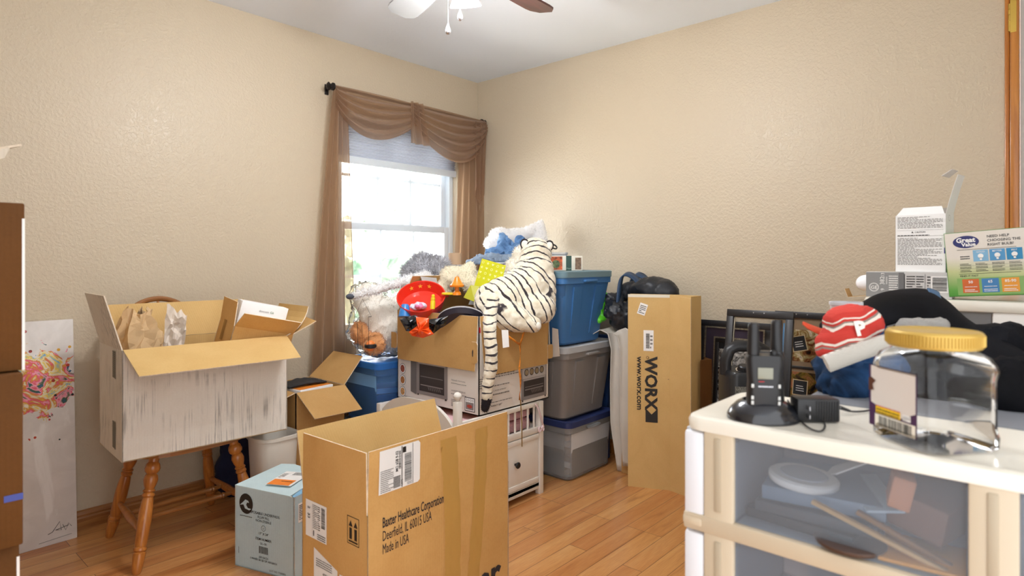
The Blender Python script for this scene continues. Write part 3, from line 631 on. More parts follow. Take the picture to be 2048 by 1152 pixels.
# cable looped on its front flap
m = MB(); FT = faceT(OT, .26, .33, '-y') @ loc((-.09, 0, 0)) @ loc((0, OH, 0)) @ rx(122); base = FT; pts = []
for i in range(60):
    u = i/59
    if u < .7: a = u/.7*2*PI*1.6+.6; pts.append(base @ Vector((.20+.046*math.cos(a)+.01*u, .055+.05*math.sin(a), .006+.004*math.sin(a*1.5)+.003*u)))
    else: k = (u-.7)/.3; pts.append(base @ Vector((.235+.06*k+.01*math.sin(k*4), .075+.10*k, .008)))
m.tube(pts, .0024, BLACKP, 6); m.build('charging_cable', tag=('thin black cable coiled on the flap of the open brown box', 'cable'))

# waste bin and navy bag behind the chair legs
c = P(546, 900, 2.70); BNX = loc((c.x, c.y, 0)); t = thing('waste_bin', 'off white plastic waste bin behind the pale blue box', 'waste bin', BNX)
m = MB(BNX); m.lathe([(.068, 0), (.074, .006), (.092, .375), (.098, .378), (.099, .392), (.095, .394), (.090, .376), (.070, .01), (.001, .008)], pm('off_white_bin_plastic', 'DCD6CA', .4), None, 40, sq=3.2, cap=False); m.build('bin_body', t)
m = MB(); m.blob([((-1.80, -.12, .12), (.10, .07, .13)), ((-1.79, -.11, .26), (.085, .06, .13))], .011, pm('navy_fabric', '1B2040', .85, bump=(60, .3, .003)), (.020, 11, 1), 2); m.build('fabric_bag', tag=('dark navy fabric bag on the floor behind the chair legs', 'bag'))
# ---- stack of cartons at the left edge
SD = .40
for i, (px, z0, z1, lab, dxy) in enumerate(((38, .0, .30, 'dark brown cardboard box at the bottom of the stack on the left edge', 0), (38, .30, .622, 'brown cardboard box second from the floor in the stack on the left edge', .012), (52, .624, .9445, 'brown cardboard box with blue tape in the stack on the left edge', 0), (47, .9465, 1.262, 'brown cardboard box on top of the stack on the left edge', .004))):
    q = P(px, 600, 1.15); T = loc((q.x-.25, q.y+SD/2+dxy, z0)) @ rz(1.0 if i % 2 else -1.5)
    o = carton('cardboard_box', lab, 'box', T, .5, SD, z1-z0-.001, DCARD, CARD, closed=True, group=None)
    if i == 2: m = MB(faceT(T, .5, SD, '-y')); m.rect(.472, .085, .5, .097, pm('blue_tape', '3B4A9C', .4)); m.build('blue_tape', o)
    if i in (1, 3): m = MB(faceT(T, .5, SD, '-y')); m.rect(.4955, .0, .5, z1-z0-.03, WHITE); m.build('label', o)  # thin white strip paints in the bright edge highlight; no paper label
m = MB(); e = P(44, 292, 1.42); a = Vector((e.x-.46, e.y, 1.2635)); 
m.slab([a, e, e+Vector((-.02, .12, .0)), a+Vector((0, .12, 0))][::-1], .005, WCARD2, EDGE); m.slab([e+Vector((-.12, .002, -.03)), e+Vector((-.022, .002, -.008)), e+Vector((-.032, .002, -.032)), e+Vector((-.12, .002, -.07))], .004, WCARD2)
m.build('cardboard_sheet', tag=('loose grey cardboard panel tilted on top of the left stack', 'cardboard'))

# ---- canvas painting leaning on the wall
a = ONZ(155, 1075, 0); tR = ONY(122, 637, -.035); tR.z = .905
dirx = Vector((-1, -.02, 0)).normalized(); Wc = .42; yv = (tR-a); 
CT = frame(a+dirx*Wc, -dirx, yv); Hc = yv.length
t = thing('canvas_painting', 'tall canvas with splashes of colourful paint leaning against the wall', 'painting', CT)
def canvasmat():
    s = N('painted_canvas'); s.b.inputs['Roughness'].default_value = .6; co = s.n('ShaderNodeTexCoord').outputs['Object']
    base = s.ramp(s.noise(5, 5, 1.5, co), [(.3, 'D9D3CC'), (.7, 'EDE8E2')])
    w = s.noise(3.2, 6, 2.4, s.co((1, .35, 1))); base = s.mix(s.ramp(w, [(.56, (0, 0, 0)), (.60, (.8, .8, .8))]), base, 'F4F1EC')
    sp = s.n('ShaderNodeVectorMath', operation='DISTANCE'); s.l(co, sp.inputs[0]); sp.inputs[1].default_value = (.29, .66, 0)
    col = s.ramp(s.noise(9, 5, 1.8, co), [(.30, '2F5E8C'), (.37, '8FBBD6'), (.42, 'F1D23A'), (.46, 'E8E2D4'), (.50, 'D9A11F'), (.54, 'E0506A'), (.58, 'F2A9B8'), (.62, '3F5E36'), (.68, '2F5E8C')])
    f = s.math('LESS_THAN', s.math('ADD', sp.outputs['Value'], s.math('MULTIPLY', s.noise(14, 5, 1, co), .22)), .24)
    c = s.mix(f, base, col)
    v = s.n('ShaderNodeTexVoronoi', i2=26.0); s.l(co, v.inputs['Vector']); dots = s.math('LESS_THAN', v.outputs['Distance'], .16)
    g = s.math('LESS_THAN', s.math('ADD', sp.outputs['Value'], s.math('MULTIPLY', s.noise(7, 2, 0, co), .25)), .36)
    c = s.mix(s.math('MULTIPLY', dots, g), c, s.ramp(s.noise(6, 1, 0, co), [(.4, '22302E'), (.5, 'C23B2E'), (.6, 'D8A02A')]))
    s.l(c, s.b.inputs['Base Color']); s.bump(s.noise(220, 2, 0, co), .2, .0006); return s.m
m = MB(CT); m.b2((0, 0, -.032), (Wc, Hc, 0), canvasmat(), r=.003); m.build('canvas', t)
m = MB(CT)
def stroke(m, pts, r, mat): m.tube([(x, y, .001) for x, y in pts], r, mat, 5, flat=.4)
stroke(m, [(Wc-.10, .045), (Wc-.085, .05), (Wc-.06, .085), (Wc-.055, .05), (Wc-.075, .055), (Wc-.03, .062)], .0012, INK); stroke(m, [(Wc-.05, .07), (Wc-.04, .045), (Wc-.03, .07), (Wc-.02, .055)], .001, INK); stroke(m, [(Wc-.13, .018), (Wc-.02, .024)], .0007, INK)
m.build('signature', t)
# ------------------------------------------------------------------ the pile under and beside the window
def rrect(hx, hy, r, n=5):
    pts = []
    for cx_, cy_, a in ((hx-r, hy-r, 0), (-hx+r, hy-r, 90), (-hx+r, -hy+r, 180), (hx-r, -hy+r, 270)):
        for i in range(n+1): th = R_(a+90*i/n); pts.append((cx_+r*math.cos(th), cy_+r*math.sin(th)))
    return pts
def loft(m, secs, mat, T=None, cap0=True, cap1=False, smooth=True):
    # secs: (z, half x, half y, corner radius)
    vs = []; k = None
    for z, hx, hy, r in secs:
        p = rrect(hx, hy, r); k = len(p); vs += [(x, y, z) for x, y in p]
    fs = [(i*k+j, i*k+(j+1) % k, (i+1)*k+(j+1) % k, (i+1)*k+j) for i in range(len(secs)-1) for j in range(k)]
    if cap0: fs.append(tuple(range(k-1, -1, -1)))
    if cap1: b = (len(secs)-1)*k; fs.append(tuple(range(b, b+k)))
    m.add(vs, fs, mat, smooth, T)
def tote(name, label, x0, x1, y0, y1, z0, z1, mat, lidm, taper=.045, group=None, ribs=True, lid=True, cat='storage bin'):
    c = Vector(((x0+x1)/2, (y0+y1)/2, z0)); T = loc(c); hx, hy, h = (x1-x0)/2, (y1-y0)/2, z1-z0
    t = thing(name, label, cat, T, group); m = MB(T); zl = h-.022 if lid else h
    loft(m, [(0, hx-taper-.012, hy-taper-.012, .03), (.012, hx-taper, hy-taper, .035), (zl-.045, hx-.016, hy-.016, .035), (zl-.043, hx-.006, hy-.006, .035), (zl, hx-.004, hy-.004, .035)], mat)
    loft(m, [(zl, hx-.004, hy-.004, .035), (zl-.006, hx-.010, hy-.010, .03), (.02, hx-taper-.006, hy-taper-.006, .03)], mat, cap0=False, cap1=True)
    if ribs:
        for side in (0, 1):
            n_, hh, ho = ((hx, hy, 0), (hy, hx, 90))[side]
            for sgn in ((-1,) if side == 0 else (1,)):
                X = rz(0 if side == 0 else -90)
                for f0, f1 in ((-.62, -.30), (.30, .62)):
                    zt, zb = zl-.06, .05; off = .012
                    def pt(f, z, o): kk = (z-.012)/(zl-.057); w = n_-taper*(1-kk)-.016*kk; d_ = hh-taper*(1-kk)-.016*kk; return (f*w, -(d_+o), z)
                    q = [pt(f0, zt, off), pt(f1, zt, off), pt(f1*.8 if f1 < 0 or 1 else f1, zb, off*.2), pt(f0*1.0, zb, off*.2)]
                    q0 = [pt(f0, zt, -.002), pt(f1, zt, -.002), pt(f1*.8, zb, -.002), pt(f0, zb, -.002)]
                    m.add([Vector(v) for v in q+q0], [(0, 3, 2, 1), (0, 1, 5, 4), (1, 2, 6, 5), (2, 3, 7, 6), (3, 0, 4, 7)], mat, False, X)
    m.build('body', t)
    if lid:
        m = MB(T); loft(m, [(zl-.012, hx, hy, .04), (h-.004, hx+.001, hy+.001, .04), (h, hx-.004, hy-.004, .038), (h, hx-.02, hy-.02, .03), (h-.006, hx-.026, hy-.026, .03)], lidm, cap0=True, cap1=True); m.build('lid', t)
    for s in (-1,):
        m = MB(T); m.box((0, s*(hy-.002), zl-.03), (.11, .03, .014), mat, r=.005); m.build('handle', t)
    return t
BLUE = pm('blue_tote_plastic', '4478B0', .4); SLATE = pm('slate_lid_plastic', '6F8C96', .45); GREYT = pm('grey_tote_plastic', '8B8784', .42); GREYL = pm('light_grey_lid', 'B9BCBF', .45); NAVYL = pm('navy_lid', '2C3A6B', .4)
FROST = clearm('frosted_clear_plastic', 'DADFE2', .22, .2); BLUEFR = clearm('clear_blue_plastic', '8CC6FF', .12, .2); BLUEL = clearm('bright_blue_lid', '3E8AE0', .55, .25)
# front stack against the right wall
tote('storage_bin', 'clear plastic storage bin of papers standing on the floor under the grey tote', -.60, -.165, -1.265, -.85, 0, .315, FROST, NAVYL, .02, ribs=False)
tote('storage_bin', 'grey plastic tote in the middle of the stack, light grey lid', -.645, -.165, -1.275, -.85, .318, .708, GREYT, GREYL, .05)
tote('storage_bin', 'blue plastic tote with slate lid on top of the grey tote', -.675, -.205, -1.285, -.85, .711, 1.098, BLUE, SLATE, .055)
for i in range(7):
    z = .02+i*.036; q = MB(loc((-.385, -1.055, z)) @ rz((-6, 4, 2, -3, 5, -2, 3)[i])); q.box((0, 0, .015), (.33, .33, .03), (pm('tan_paper_stack', 'C9A98C', .8, var=(40, .2)), pm('white_paper'  , 'F4F2EE'), pm('brown_folder', 'A98467', .8))[i % 3], r=.003)
    q.build('paper_stack', tag=('stack of tan and white papers inside the clear floor bin', 'papers', 'papers in the clear floor bin'))
m = MB(); m.b2((-.125, -1.19, 0), (-.095, -.87, .72), pm('navy_bin_panel', '24457A', .4), r=.008)
for z in (.1, .36, .62): m.b2((-.131, -1.17, z), (-.120, -.89, z+.02), pm('navy_bin_panel', '24457A'), r=.003)
m.build('bin_lid', tag=('dark blue bin lid standing on edge between the totes and the wall', 'bin lid'))
# rear stack in the corner carries the clothes
tote('storage_bin', 'grey tote at the bottom of the corner stack behind the blue tote', -.70, -.06, -.80, -.14, 0, .54, GREYT, GREYL, .05, ribs=False)
tote('storage_bin', 'grey tote on top of the corner stack, clothes piled on its lid', -.70, -.06, -.80, -.14, .543, 1.085, GREYT, GREYL, .05, ribs=False)
# clear blue bins left of the oven box
bb = tote('storage_bin', 'clear blue bin under the window holding a red book box', -1.325, -.745, -.625, -.27, .315, .640, BLUEFR, BLUEL, .03, ribs=False)
tote('storage_bin', 'dark storage bin on the floor beneath the clear blue bin', -1.335, -.735, -.635, -.26, 0, .312, pm('dark_tote', '2B3038', .4), pm('dark_tote', '2B3038'), .03, ribs=False)
m = MB(); m.blob([((-1.08, -.45, .39), (.19, .12, .055)), ((-.98, -.43, .43), (.12, .10, .05))], .012, pm('dark_grey_cloth', '4A5058', .9, var=(12, .3)), (.012, 12)); m.build('folded_cloth', tag=('dark grey cloth lying in the clear blue bin under the red book', 'cloth'))
m = MB(loc((-1.15, -.485, .425)) @ rz(-24)); m.box((0, 0, .05), (.17, .13, .035), pm('red_book_cover', 'B4533F', .5), r=.002); m.box((0, 0, .0505), (.165, .131, .027), WHITE); m.box((0, 0, .0160), (.20, .15, .03), pm('purple_book_cover', '5B4C8C', .5), r=.002)
m.build('book', tag=('red boxed book lying in the clear blue bin', 'book'))
# ---- white toy crib cabinet
cx0, cx1, cy0, cy1 = -1.36, -.775, -1.235, -.66
t = thing('toy_crib', 'white wooden toy crib with a small door below and pink blankets, under the oven box', 'toy crib', loc(((cx0+cx1)/2, (cy0+cy1)/2, 0)))
for x, y, zt, fin in ((cx0+.015, cy0+.015, .548, 1), (cx0+.015, cy1-.015, .458, 0), (cx1-.015, cy0+.015, .458, 0), (cx1-.015, cy1-.015, .458, 0)):
    m = MB(); m.b2((x-.015, y-.015, 0), (x+.015, y+.015, zt), WPLAS, r=.003); p_ = m.build('post', t)
    if fin: m = MB(loc((x, y, zt))); m.lathe([(.007, 0), (.007, .006), (.013, .009), (.018, .02), (.0175, .028), (.012, .037), (.003, .041)], WPLAS, None, 18); m.build('finial', p_)
m = MB(); m.b2((cx0+.03, cy0+.004, .40 if 0 else .436), (cx1-.03, cy0+.022, .458), WPLAS, r=.003); m.build('top_rail', t); m = MB(); m.b2((cx0+.03, cy1-.022, .436), (cx1-.03, cy1-.004, .458), WPLAS, r=.003); m.build('top_rail', t)
m = MB(); m.b2((cx0+.03, cy0+.004, .305), (cx1-.03, cy0+.024, .335), WPLAS, r=.003); m.b2((cx0+.03, cy1-.022, .305), (cx1-.03, cy1-.004, .335), WPLAS, r=.003); m.b2((cx1-.022, cy0+.03, .305), (cx1-.004, cy1-.03, .335), WPLAS, r=.003); m.b2((cx0+.02, cy0+.02, .308), (cx1-.02, cy1-.02, .318), WPLAS); m.build('lower_rail', t)
m = MB(); m.b2((cx1-.022, cy0+.03, .436), (cx1-.004, cy1-.03, .458), WPLAS, r=.003); m.build('side_rail', t)
for k in range(11):
    x = cx0+.06+k*(cx1-cx0-.12)/10
    for y in (cy0+.014, cy1-.013): MB().tube([(x, y, .335), (x, y, .437)], .0055, WPLAS, 8).build('bar', t)
m = MB(); m.b2((cx1-.018, cy0+.03, .05), (cx1-.006, cy1-.03, .305), WPLAS); m.b2((cx0+.006, cy0+.03, .05), (cx0+.018, cy1-.03, .305), WPLAS); m.b2((cx0+.02, cy1-.018, .05), (cx1-.02, cy1-.006, .305), WPLAS); m.b2((cx0+.03, cy0+.004, .045), (cx1-.03, cy1-.01, .060), WPLAS); m.b2((cx0+.03, cy0+.004, .03), (cx1-.03, cy0+.022, .062), WPLAS, r=.002); m.build('cabinet_case', t)
m = MB(); m.b2(((cx0+cx1)/2+.003, cy0+.006, .066), (cx1-.034, cy0+.02, .302), WPLAS, r=.002)
for a in ((.066, .09), (.278, .302)): m.b2(((cx0+cx1)/2+.003, cy0+.002, a[0]), (cx1-.034, cy0+.012, a[1]), WPLAS, r=.002)
d_ = m.build('door', t); m = MB(loc((-.982, cy0+.002, .19)) @ rx(90)); m.lathe([(.006, -.004), (.006, .008), (.014, .010), (.0155, .016), (.012, .020)], BLACKP, None, 20); m.build('knob', d_)
m = MB(); m.b2((cx0+.034, cy0+.006, .066), ((cx0+cx1)/2-.003, cy0+.02, .302), WPLAS, r=.002); m.build('door', t)
# curved headboard with a round cut-out
hm = (cy0+cy1)/2; hc = (-1.07, .436); n = 64; vs = []; 
def ztop(y): 
    f = abs(y-hm)/((cy1-cy0)/2-.03); return .425+.094*max(0, 1-f**3)
for i in range(n):
    a = 2*PI*i/n; c, q = math.cos(a), math.sin(a); r = .02
    while True:
        y, z = hc[0]+r*c, hc[1]+r*q
        if y < cy0+.03 or y > cy1-.03 or z < .335 or z > ztop(y): break
        r += .002
    for xx in (cx0+.006, cx0+.022): vs += [(xx, hc[0]+.022*c, hc[1]+.022*q), (xx, y, z)]
fs = []
for i in range(n):
    a = 4*i; b = 4*((i+1) % n); fs += [(a, a+1, b+1, b), (a+2, b+2, b+3, a+3), (a, b, b+2, a+2), (a+1, a+3, b+3, b+1)]
m = MB(); m.add(vs, fs, WPLAS); m.build('headboard', t)
def knitm(name, c1, c2, sc=95):
    s = N(name); w = s.n('ShaderNodeTexWave', wave_type='BANDS', bands_direction='Z'); w.inputs['Scale'].default_value = sc; w.inputs['Distortion'].default_value = 1.5; w.inputs['Detail Scale'].default_value = 3
    s.l(s.co(), w.inputs['Vector']); s.l(s.ramp(w.outputs['Fac'], [(.3, c2), (.6, c1)]), s.b.inputs['Base Color']); s.b.inputs['Roughness'].default_value = .9; s.bump(w.outputs['Fac'], .6, .003); MATS[name] = s.m; return s.m
PINK = knitm('pink_knit', 'EDC3C6', 'D79AA0')
for z, w_, lab in ((.322, 0, 'folded pink knitted blanket, lower of two in the toy crib'), (.380, .012, 'folded pink knitted blanket, upper of two in the toy crib')):
    m = MB(); loft(m, [(z, .24, .225, .04), (z+.012, .262, .25, .05), (z+.045-w_*.4, .26, .25, .05), (z+.056-w_*.4, .235, .225, .04)], PINK, loc(((cx0+cx1)/2, (cy0+cy1)/2, 0)), cap1=True)
    m.build('pink_blanket', tag=(lab, 'blanket'))
m = MB(); m.grid(lambda u, v: (cx1-.075+.065*u+.012*v, cy0-.004-.006*math.sin(u*PI), .455-.125*u+.0*v+.006*math.sin(u*6)), 12, 2, pm('pink_ribbon', 'EAD2D4', .5)); m.tube([(cx1-.03+.02*math.cos(a), cy0-.008, .325+.012*math.sin(2*a)) for a in [i*.35 for i in range(19)]], .005, pm('pink_ribbon', 'EAD2D4'), 6, flat=.5)
m.build('ribbon', tag=('pale pink ribbon tied to the corner of the toy crib', 'ribbon'), solid=.001)
# ---- oven carton
OL, OW, OZ, OHt = .498, .58, .4605, .443; OX = loc((-.966, -.93, OZ))
OVC = pm('glossy_white_carton', 'E4DDD4', .35)
ov = carton('cardboard_box', 'white printed toaster oven carton with flaps folded down, heaped with toys', 'box', OX, OL, OW, OHt, OVC, CARD, [('-x', 268, .245, .012), ('-y', 268, .268, .022), ('+x', 262, .2, .01), ('+y', 60, .2, .01)])
DKS = pm('oven_print_dark', '3A3536', .5); MDS = pm('oven_print_mid', '8B8583', .45); LTS = pm('oven_print_light', 'B8B2AE', .45); REDP = pm('red_print', 'C8252E', .5)
def ovenpic(m, x0, z0, w_, h_, knobs, X, z=.0015):
    m.rect(x0, z0+h_*.04, x0+w_, z0+h_, MDS, X, z); m.rect(x0+w_*.03, z0, x0+w_*.08, z0+h_*.05, DKS, X, z); m.rect(x0+w_*.92, z0, x0+w_*.97, z0+h_*.05, DKS, X, z)
    if knobs:
        m.rect(x0+w_*.04, z0+h_*.62, x0+w_*.96, z0+h_*.95, LTS, X, z+.0005)
        for k in range(4): m.disc(x0+w_*(.2+k*.2), z0+h_*.79, h_*.075, STEEL, X, z+.0015); m.ring(x0+w_*(.2+k*.2), z0+h_*.79, h_*.095, h_*.02, DKS, X, z+.001)
        t_ = .56
    else: t_ = .9
    m.rect(x0+w_*.10, z0+h_*.14, x0+w_*.90, z0+h_*t_, DKS, X, z+.0005); m.rect(x0+w_*.06, z0+h_*(t_+.01), x0+w_*.94, z0+h_*(t_+.045), LTS, X, z+.001)
    m.rect(x0+w_*.14, z0+h_*.30, x0+w_*.86, z0+h_*.33, MDS, X, z+.001); m.rect(x0+w_*.14, z0+h_*.5*t_+h_*.1, x0+w_*.86, z0+h_*.5*t_+h_*.115, MDS, X, z+.001)
    for k in range(7): m.poly([(x0+w_*(.42+k*.06), z0+h_*.2, z+.0012), (x0+w_*(.435+k*.06), z0+h_*.2, z+.0012), (x0+w_*(.40+k*.06), z0+h_*.29, z+.0012), (x0+w_*(.385+k*.06), z0+h_*.29, z+.0012)], MDS, X)
X = faceT(OX, OL, OW, '-x'); m = MB(X)
m.poly([(.105, .045, .001), (.150, .035, .001), (.150, .205, .001), (.105, .20, .001)], pm('oven_side_print', '6E6968', .5)); ovenpic(m, .150, .035, .225, .170, False, None)
for z, c in ((.150, '9A4F3A'), (.093, 'B5763C'), (.036, 'C8955A')):
    m.disc(.042, z, .024, GREYINK, z=.001, r2=.026); m.disc(.042, z, .0215, PRINTW, z=.0016, r2=.0235); m.disc(.042, z, .0165, pm('food_'+c, c, .6, var=(120, .5)), z=.0022, r2=.0185)
for s_, x, z, sz in (('Adjustable thermostat', .40, .137, .0105), ('NONSTICK INTERIOR', .40, .088, .0098)): m.text(s_, x, z, sz, GREYINK); m.lines(x, z-.013, x+.10, z-.004, 1, GREYINK, fill=.3)
m.lines(.06, .004, .14, .020, 2, GREYINK); m.lines(.40, .02, .475, .055, 5, GREYINK, seed=6)
m.rect(.49, .012, .555, .075, DKS, z=.001); m.rect(.4935, .0155, .5515, .0715, PRINTW, z=.0016)
for k in range(4): m.ring(.502+k*.0137, .063, .005, .0013, DKS, z=.002, n=12)
m.rect(.497, .020, .548, .053, MDS, z=.002); m.disc(.5225, .035, .017, pm('red_food_print', 'B5483A', .5), z=.0025, r2=.008)
m.build('printing', ov)
X = faceT(OX, OL, OW, '-y'); m = MB(X)
m.rect(.0, .37, .06, .395, REDP); m.lines(.02, .158, .27, .178, 2, GREYINK, seed=2); m.lines(.02, .118, .2, .128, 1, GREYINK); m.lines(.02, .045, .22, .052, 1, GREYINK, seed=5)
m.text('1.8X LARGER INTERIOR*', .075, .095, .0095, GREYINK); m.text('Include A Light*', .075, .028, .0115, INK, bold=.01); m.lines(.075, .078, .2, .09, 1, GREYINK); m.lines(.0, .12, .05, .17, 5, GREYINK, seed=12)
ovenpic(m, .285, .012, .195, .175, True, None); m.build('printing', ov)
# tabs on the flap edges
for (side, x0, z0, w_, h_, lab) in (('-x', .548, .235, .035, .095, 1), ('-x', -.035, .25, .045, .08, 0), ('-y', .476, .20, .04, .07, 0)):
    X = faceT(OX, OL, OW, side) @ loc((0, 0, .014)); m = MB(X)
    m.slab([(x0, z0, 0), (x0+w_*.8, z0, 0), (x0+w_, z0+h_*.12, 0), (x0+w_, z0+h_*.88, 0), (x0+w_*.8, z0+h_, 0), (x0, z0+h_, 0)], .004, CARD, EDGE)
    if lab: m.poly([(x0+.004, z0+.03, .001), (x0+.009, z0+.028, .001), (x0+.011, z0+.055, .001), (x0+.007, z0+.062, .001), (x0+.003, z0+.05, .001)], DKS)
    m.build('tab', ov)
X = faceT(OX, OL, OW, '+x') @ loc((0, .3, .03)); m = MB(X @ rz(0)); m.slab([(.0, -.10, 0), (.0, .05, 0), (-.035, .045, 0), (-.045, -.09, 0)][::-1], .004, pm('white_flap_print', 'E4DDD4', .35), EDGE); m.rect(-.035, -.05, -.02, -.0, pm('navy_print2', '27346B', .5), z=.001)
m.build('tab', ov)
m = MB(); m.blob([((-.97, -.93, .78), (.21, .25, .11)), ((-1.08, -.8, .80), (.09, .10, .09)), ((-.84, -1.06, .80), (.09, .11, .09))], .016, pm('dark_blanket', '3A4156', .9, var=(12, .3)), (.02, 9)); m.build('blanket', tag=('dark blue blanket filling the oven carton under the toys', 'blanket'))

# ---- toys heaped in the oven carton
RED = pm('red_toy_plastic', 'E5331F', .3, coat=.4); YEL = pm('yellow_toy_plastic', 'F2CF1E', .35, coat=.3); ORG = pm('orange_toy_plastic', 'F58A1C', .3, coat=.4); GOLD = pm('gold_star_print', 'F5B33C', .4)
c = P(844, 608, 3.02); tow = (CAM-c).normalized(); nrm = (tow+Vector((0, 0, 1.25))).normalized(); fxv = RT.copy(); TT = frame(c, fxv, nrm.cross(fxv))
t = thing('toy_tray', 'round red plastic toy tray with gold stars on its rim, in the oven carton', 'toy', TT)
m = MB(TT); m.lathe([(.0001, -.004), (.085, -.004), (.100, .0), (.114, .052), (.119, .053), (.1195, .046), (.103, -.006), (.09, -.010), (.0001, -.010)], RED, None, 40, cap=False); m.ell((.112, .03, .03), (.022, .014, .01), RED); m.build('tray', t)
m = MB(TT)
for a in (75, 100, 125):
    pts = []
    X = rz(a-90) @ frame((0, .1065, .028), (1, 0, 0), (0, .27, .96))
    for i in range(10): r = .013 if i % 2 == 0 else .0055; th = PI/2+i*PI/5; pts.append((r*math.cos(th), r*math.sin(th), .002))
    m.add([(0, 0, .002)]+pts, [(0, i+1, (i+1) % 10+1) for i in range(10)], GOLD, False, X)
m.build('stars', t)
# mushroom
c = P(914, 590, 2.98); t = thing('toy_mushroom', 'orange toy mushroom standing beside the cream plush', 'toy', loc(c)); m = MB(loc(c)); m.lathe([(.022, 0), (.020, .012), (.010, .022), (.010, .045), (.012, .05)], ORG, None, 20); m.build('stem', t)
m = MB(loc(c)); m.lathe([(.012, .044), (.034, .040), (.036, .048), (.026, .058), (.016, .075), (.010, .088), (.001, .093)], ORG, None, 24); m.build('cap', t)
c = P(897, 590, 3.0); m = MB(loc(c)); m.lathe([(.028, 0), (.035, .004), (.035, .010), (.028, .013), (.012, .012), (.004, .012)], YEL, None, 24); m.build('toy_plate', tag=('small yellow toy plate next to the orange mushroom', 'toy plate'))
c = P(865, 618, 2.92); m = MB(loc(c) @ ry(4)); m.lathe([(.012, 0), (.012, .035), (.010, .04), (.011, .044), (.011, .052), (.007, .055), (.009, .06), (.007, .068), (.001, .071)], YEL, None, 16); m.build('toy_bottle', tag=('small yellow toy bottle standing in front of the red tray', 'toy'))
c = P(809, 632, 2.93); m = MB(loc(c) @ ry(12) @ rx(-10)); m.lathe([(.030, -.005), (.026, .02), (.020, .050), (.016, .056), (.002, .058)], pm('blue_toy_cup', '2F7FC8', .3, coat=.4), None, 24); m.build('toy_cup', tag=('upturned blue toy cup beside the red tray', 'toy cup'))
m = MB(); c = P(838, 614, 2.93); m.blob([(c, (.028, .012, .010)), (c+Vector((.014, .005, .010)), .010), (c+Vector((-.02, -.01, .006)), .010)], .004, pm('pink_figure', 'F08CB4', .4), (.003, 60)); m.build('toy_figure', tag=('tiny pink plastic toy lying in the red tray', 'toy'))
m = MB(); c = P(836, 612, 2.96); m.blob([(c, (.048, .03, .016))], .006, pm('pale_plastic_wrap', 'D8DCEB', .3), (.008, 40)); m.build('plastic_wrapper', tag=('pale plastic wrapper under the pink toy', 'wrapper'))
c = P(962, 560, 3.12); 
c = P(877, 641, 2.86); m = MB(loc(c)); m.ell((0, 0, 0), (.011, .011, .018), pm('magenta_peg', 'C2244F', .35)); m.build('toy_peg', tag=('magenta toy peg poking out over the dark dish', 'toy'))
# big dark dish with pale rim
c = P(925, 640, 2.88); nn = (Vector((0, 0, 1))*.85+(CAM-c).normalized()*.35).normalized(); DT_ = frame(c, RT, nn.cross(RT))
t = thing('toy_pan', 'large dark upturned toy pan with a pale grey rim in the oven carton', 'toy pan', DT_); m = MB(DT_ @ rx(-62))
m.lathe([(.118, -.012), (.117, -.004), (.112, .0)], pm('pale_grey_rim', 'A9A5A6', .4), None, 40, cap=False); m.lathe([(.112, .0), (.085, -.002), (.07, -.016), (.0001, -.018)], pm('charcoal_toy', '2F2B37', .5), None, 40, cap=False); m.lathe([(.118, -.012), (.10, -.03), (.0001, -.034)], pm('charcoal_toy', '2F2B37'), None, 40, cap=False); m.build('pan', t)
# black and orange bag
BLK = pm('black_sheet_plastic', '17181C', .25); ORB = pm('orange_sheet_plastic', 'F2571C', .3)
A = [(797, 640), (834, 632), (846, 640), (818, 668), (808, 664)]
def crumple(name, pts, d0, mat, tag_, seed, parent=None, depth=.03, n=10):
    # a folded plastic sheet spanned between the given rim points
    q = [P(x, y, d0) for x, y in pts]; c = sum(q, Vector())/len(q); rd = random.Random(seed); m = MB(); k = len(q); fine = []
    for i in range(k):
        for j in range(3): fine.append(q[i].lerp(q[(i+1) % k], j/3))
    K = len(fine); vs = []
    for r_ in range(n+1):
        f = r_/n
        for i in range(K):
            p = c.lerp(fine[i], f); w_ = noise.noise(p*38+Vector((seed, 0, 0)))*.022*(1-f*.5)+.012*math.sin(i*2.1+seed)*f*(1-f)*3
            vs.append(p-FW*(depth*math.cos(f*PI/2)+w_))
    m.add(vs, [(a*K+i, a*K+(i+1) % K, (a+1)*K+(i+1) % K, (a+1)*K+i) for a in range(n) for i in range(K)], mat, False)
    return m.build(name, parent, tag=tag_, solid=None if parent else .002)
bag = thing('toy_bag', 'black and orange plastic trick or treat bag hanging over the carton flap', 'bag', loc(P(845, 672, 2.72)))
crumple('black_side', [(799, 638), (830, 630), (845, 640), (832, 664), (812, 662)], 2.74, BLK, None, 3, bag); crumple('black_side', [(846, 640), (880, 636), (897, 632), (892, 648), (866, 668), (852, 662)], 2.72, BLK, None, 8, bag)
crumple('orange_side', [(832, 634), (858, 636), (858, 655), (868, 668), (846, 676), (824, 672), (818, 664), (834, 652)], 2.70, ORB, None, 5, bag, .035)
# cream plush and mushroom-pale toy behind
CREAM = pm('cream_plush', 'E9DFC3', .95, bump=(260, .5, .003), sheen=.5); m = MB()
a = P(905, 556, 3.22); m.blob([(a, (.075, .07, .065)), (P(935, 548, 3.25), .055), (P(945, 572, 3.2), .05), (P(884, 578, 3.2), .045), (P(940, 533, 3.25), (.03, .02, .03))], .012, CREAM, (.008, 25)); m.fur(2600, .011, .0012, CREAM, Vector((0, 0, .2)), 3)
m.build('plush_toy', tag=('cream fluffy plush toy behind the orange mushroom', 'plush toy'))
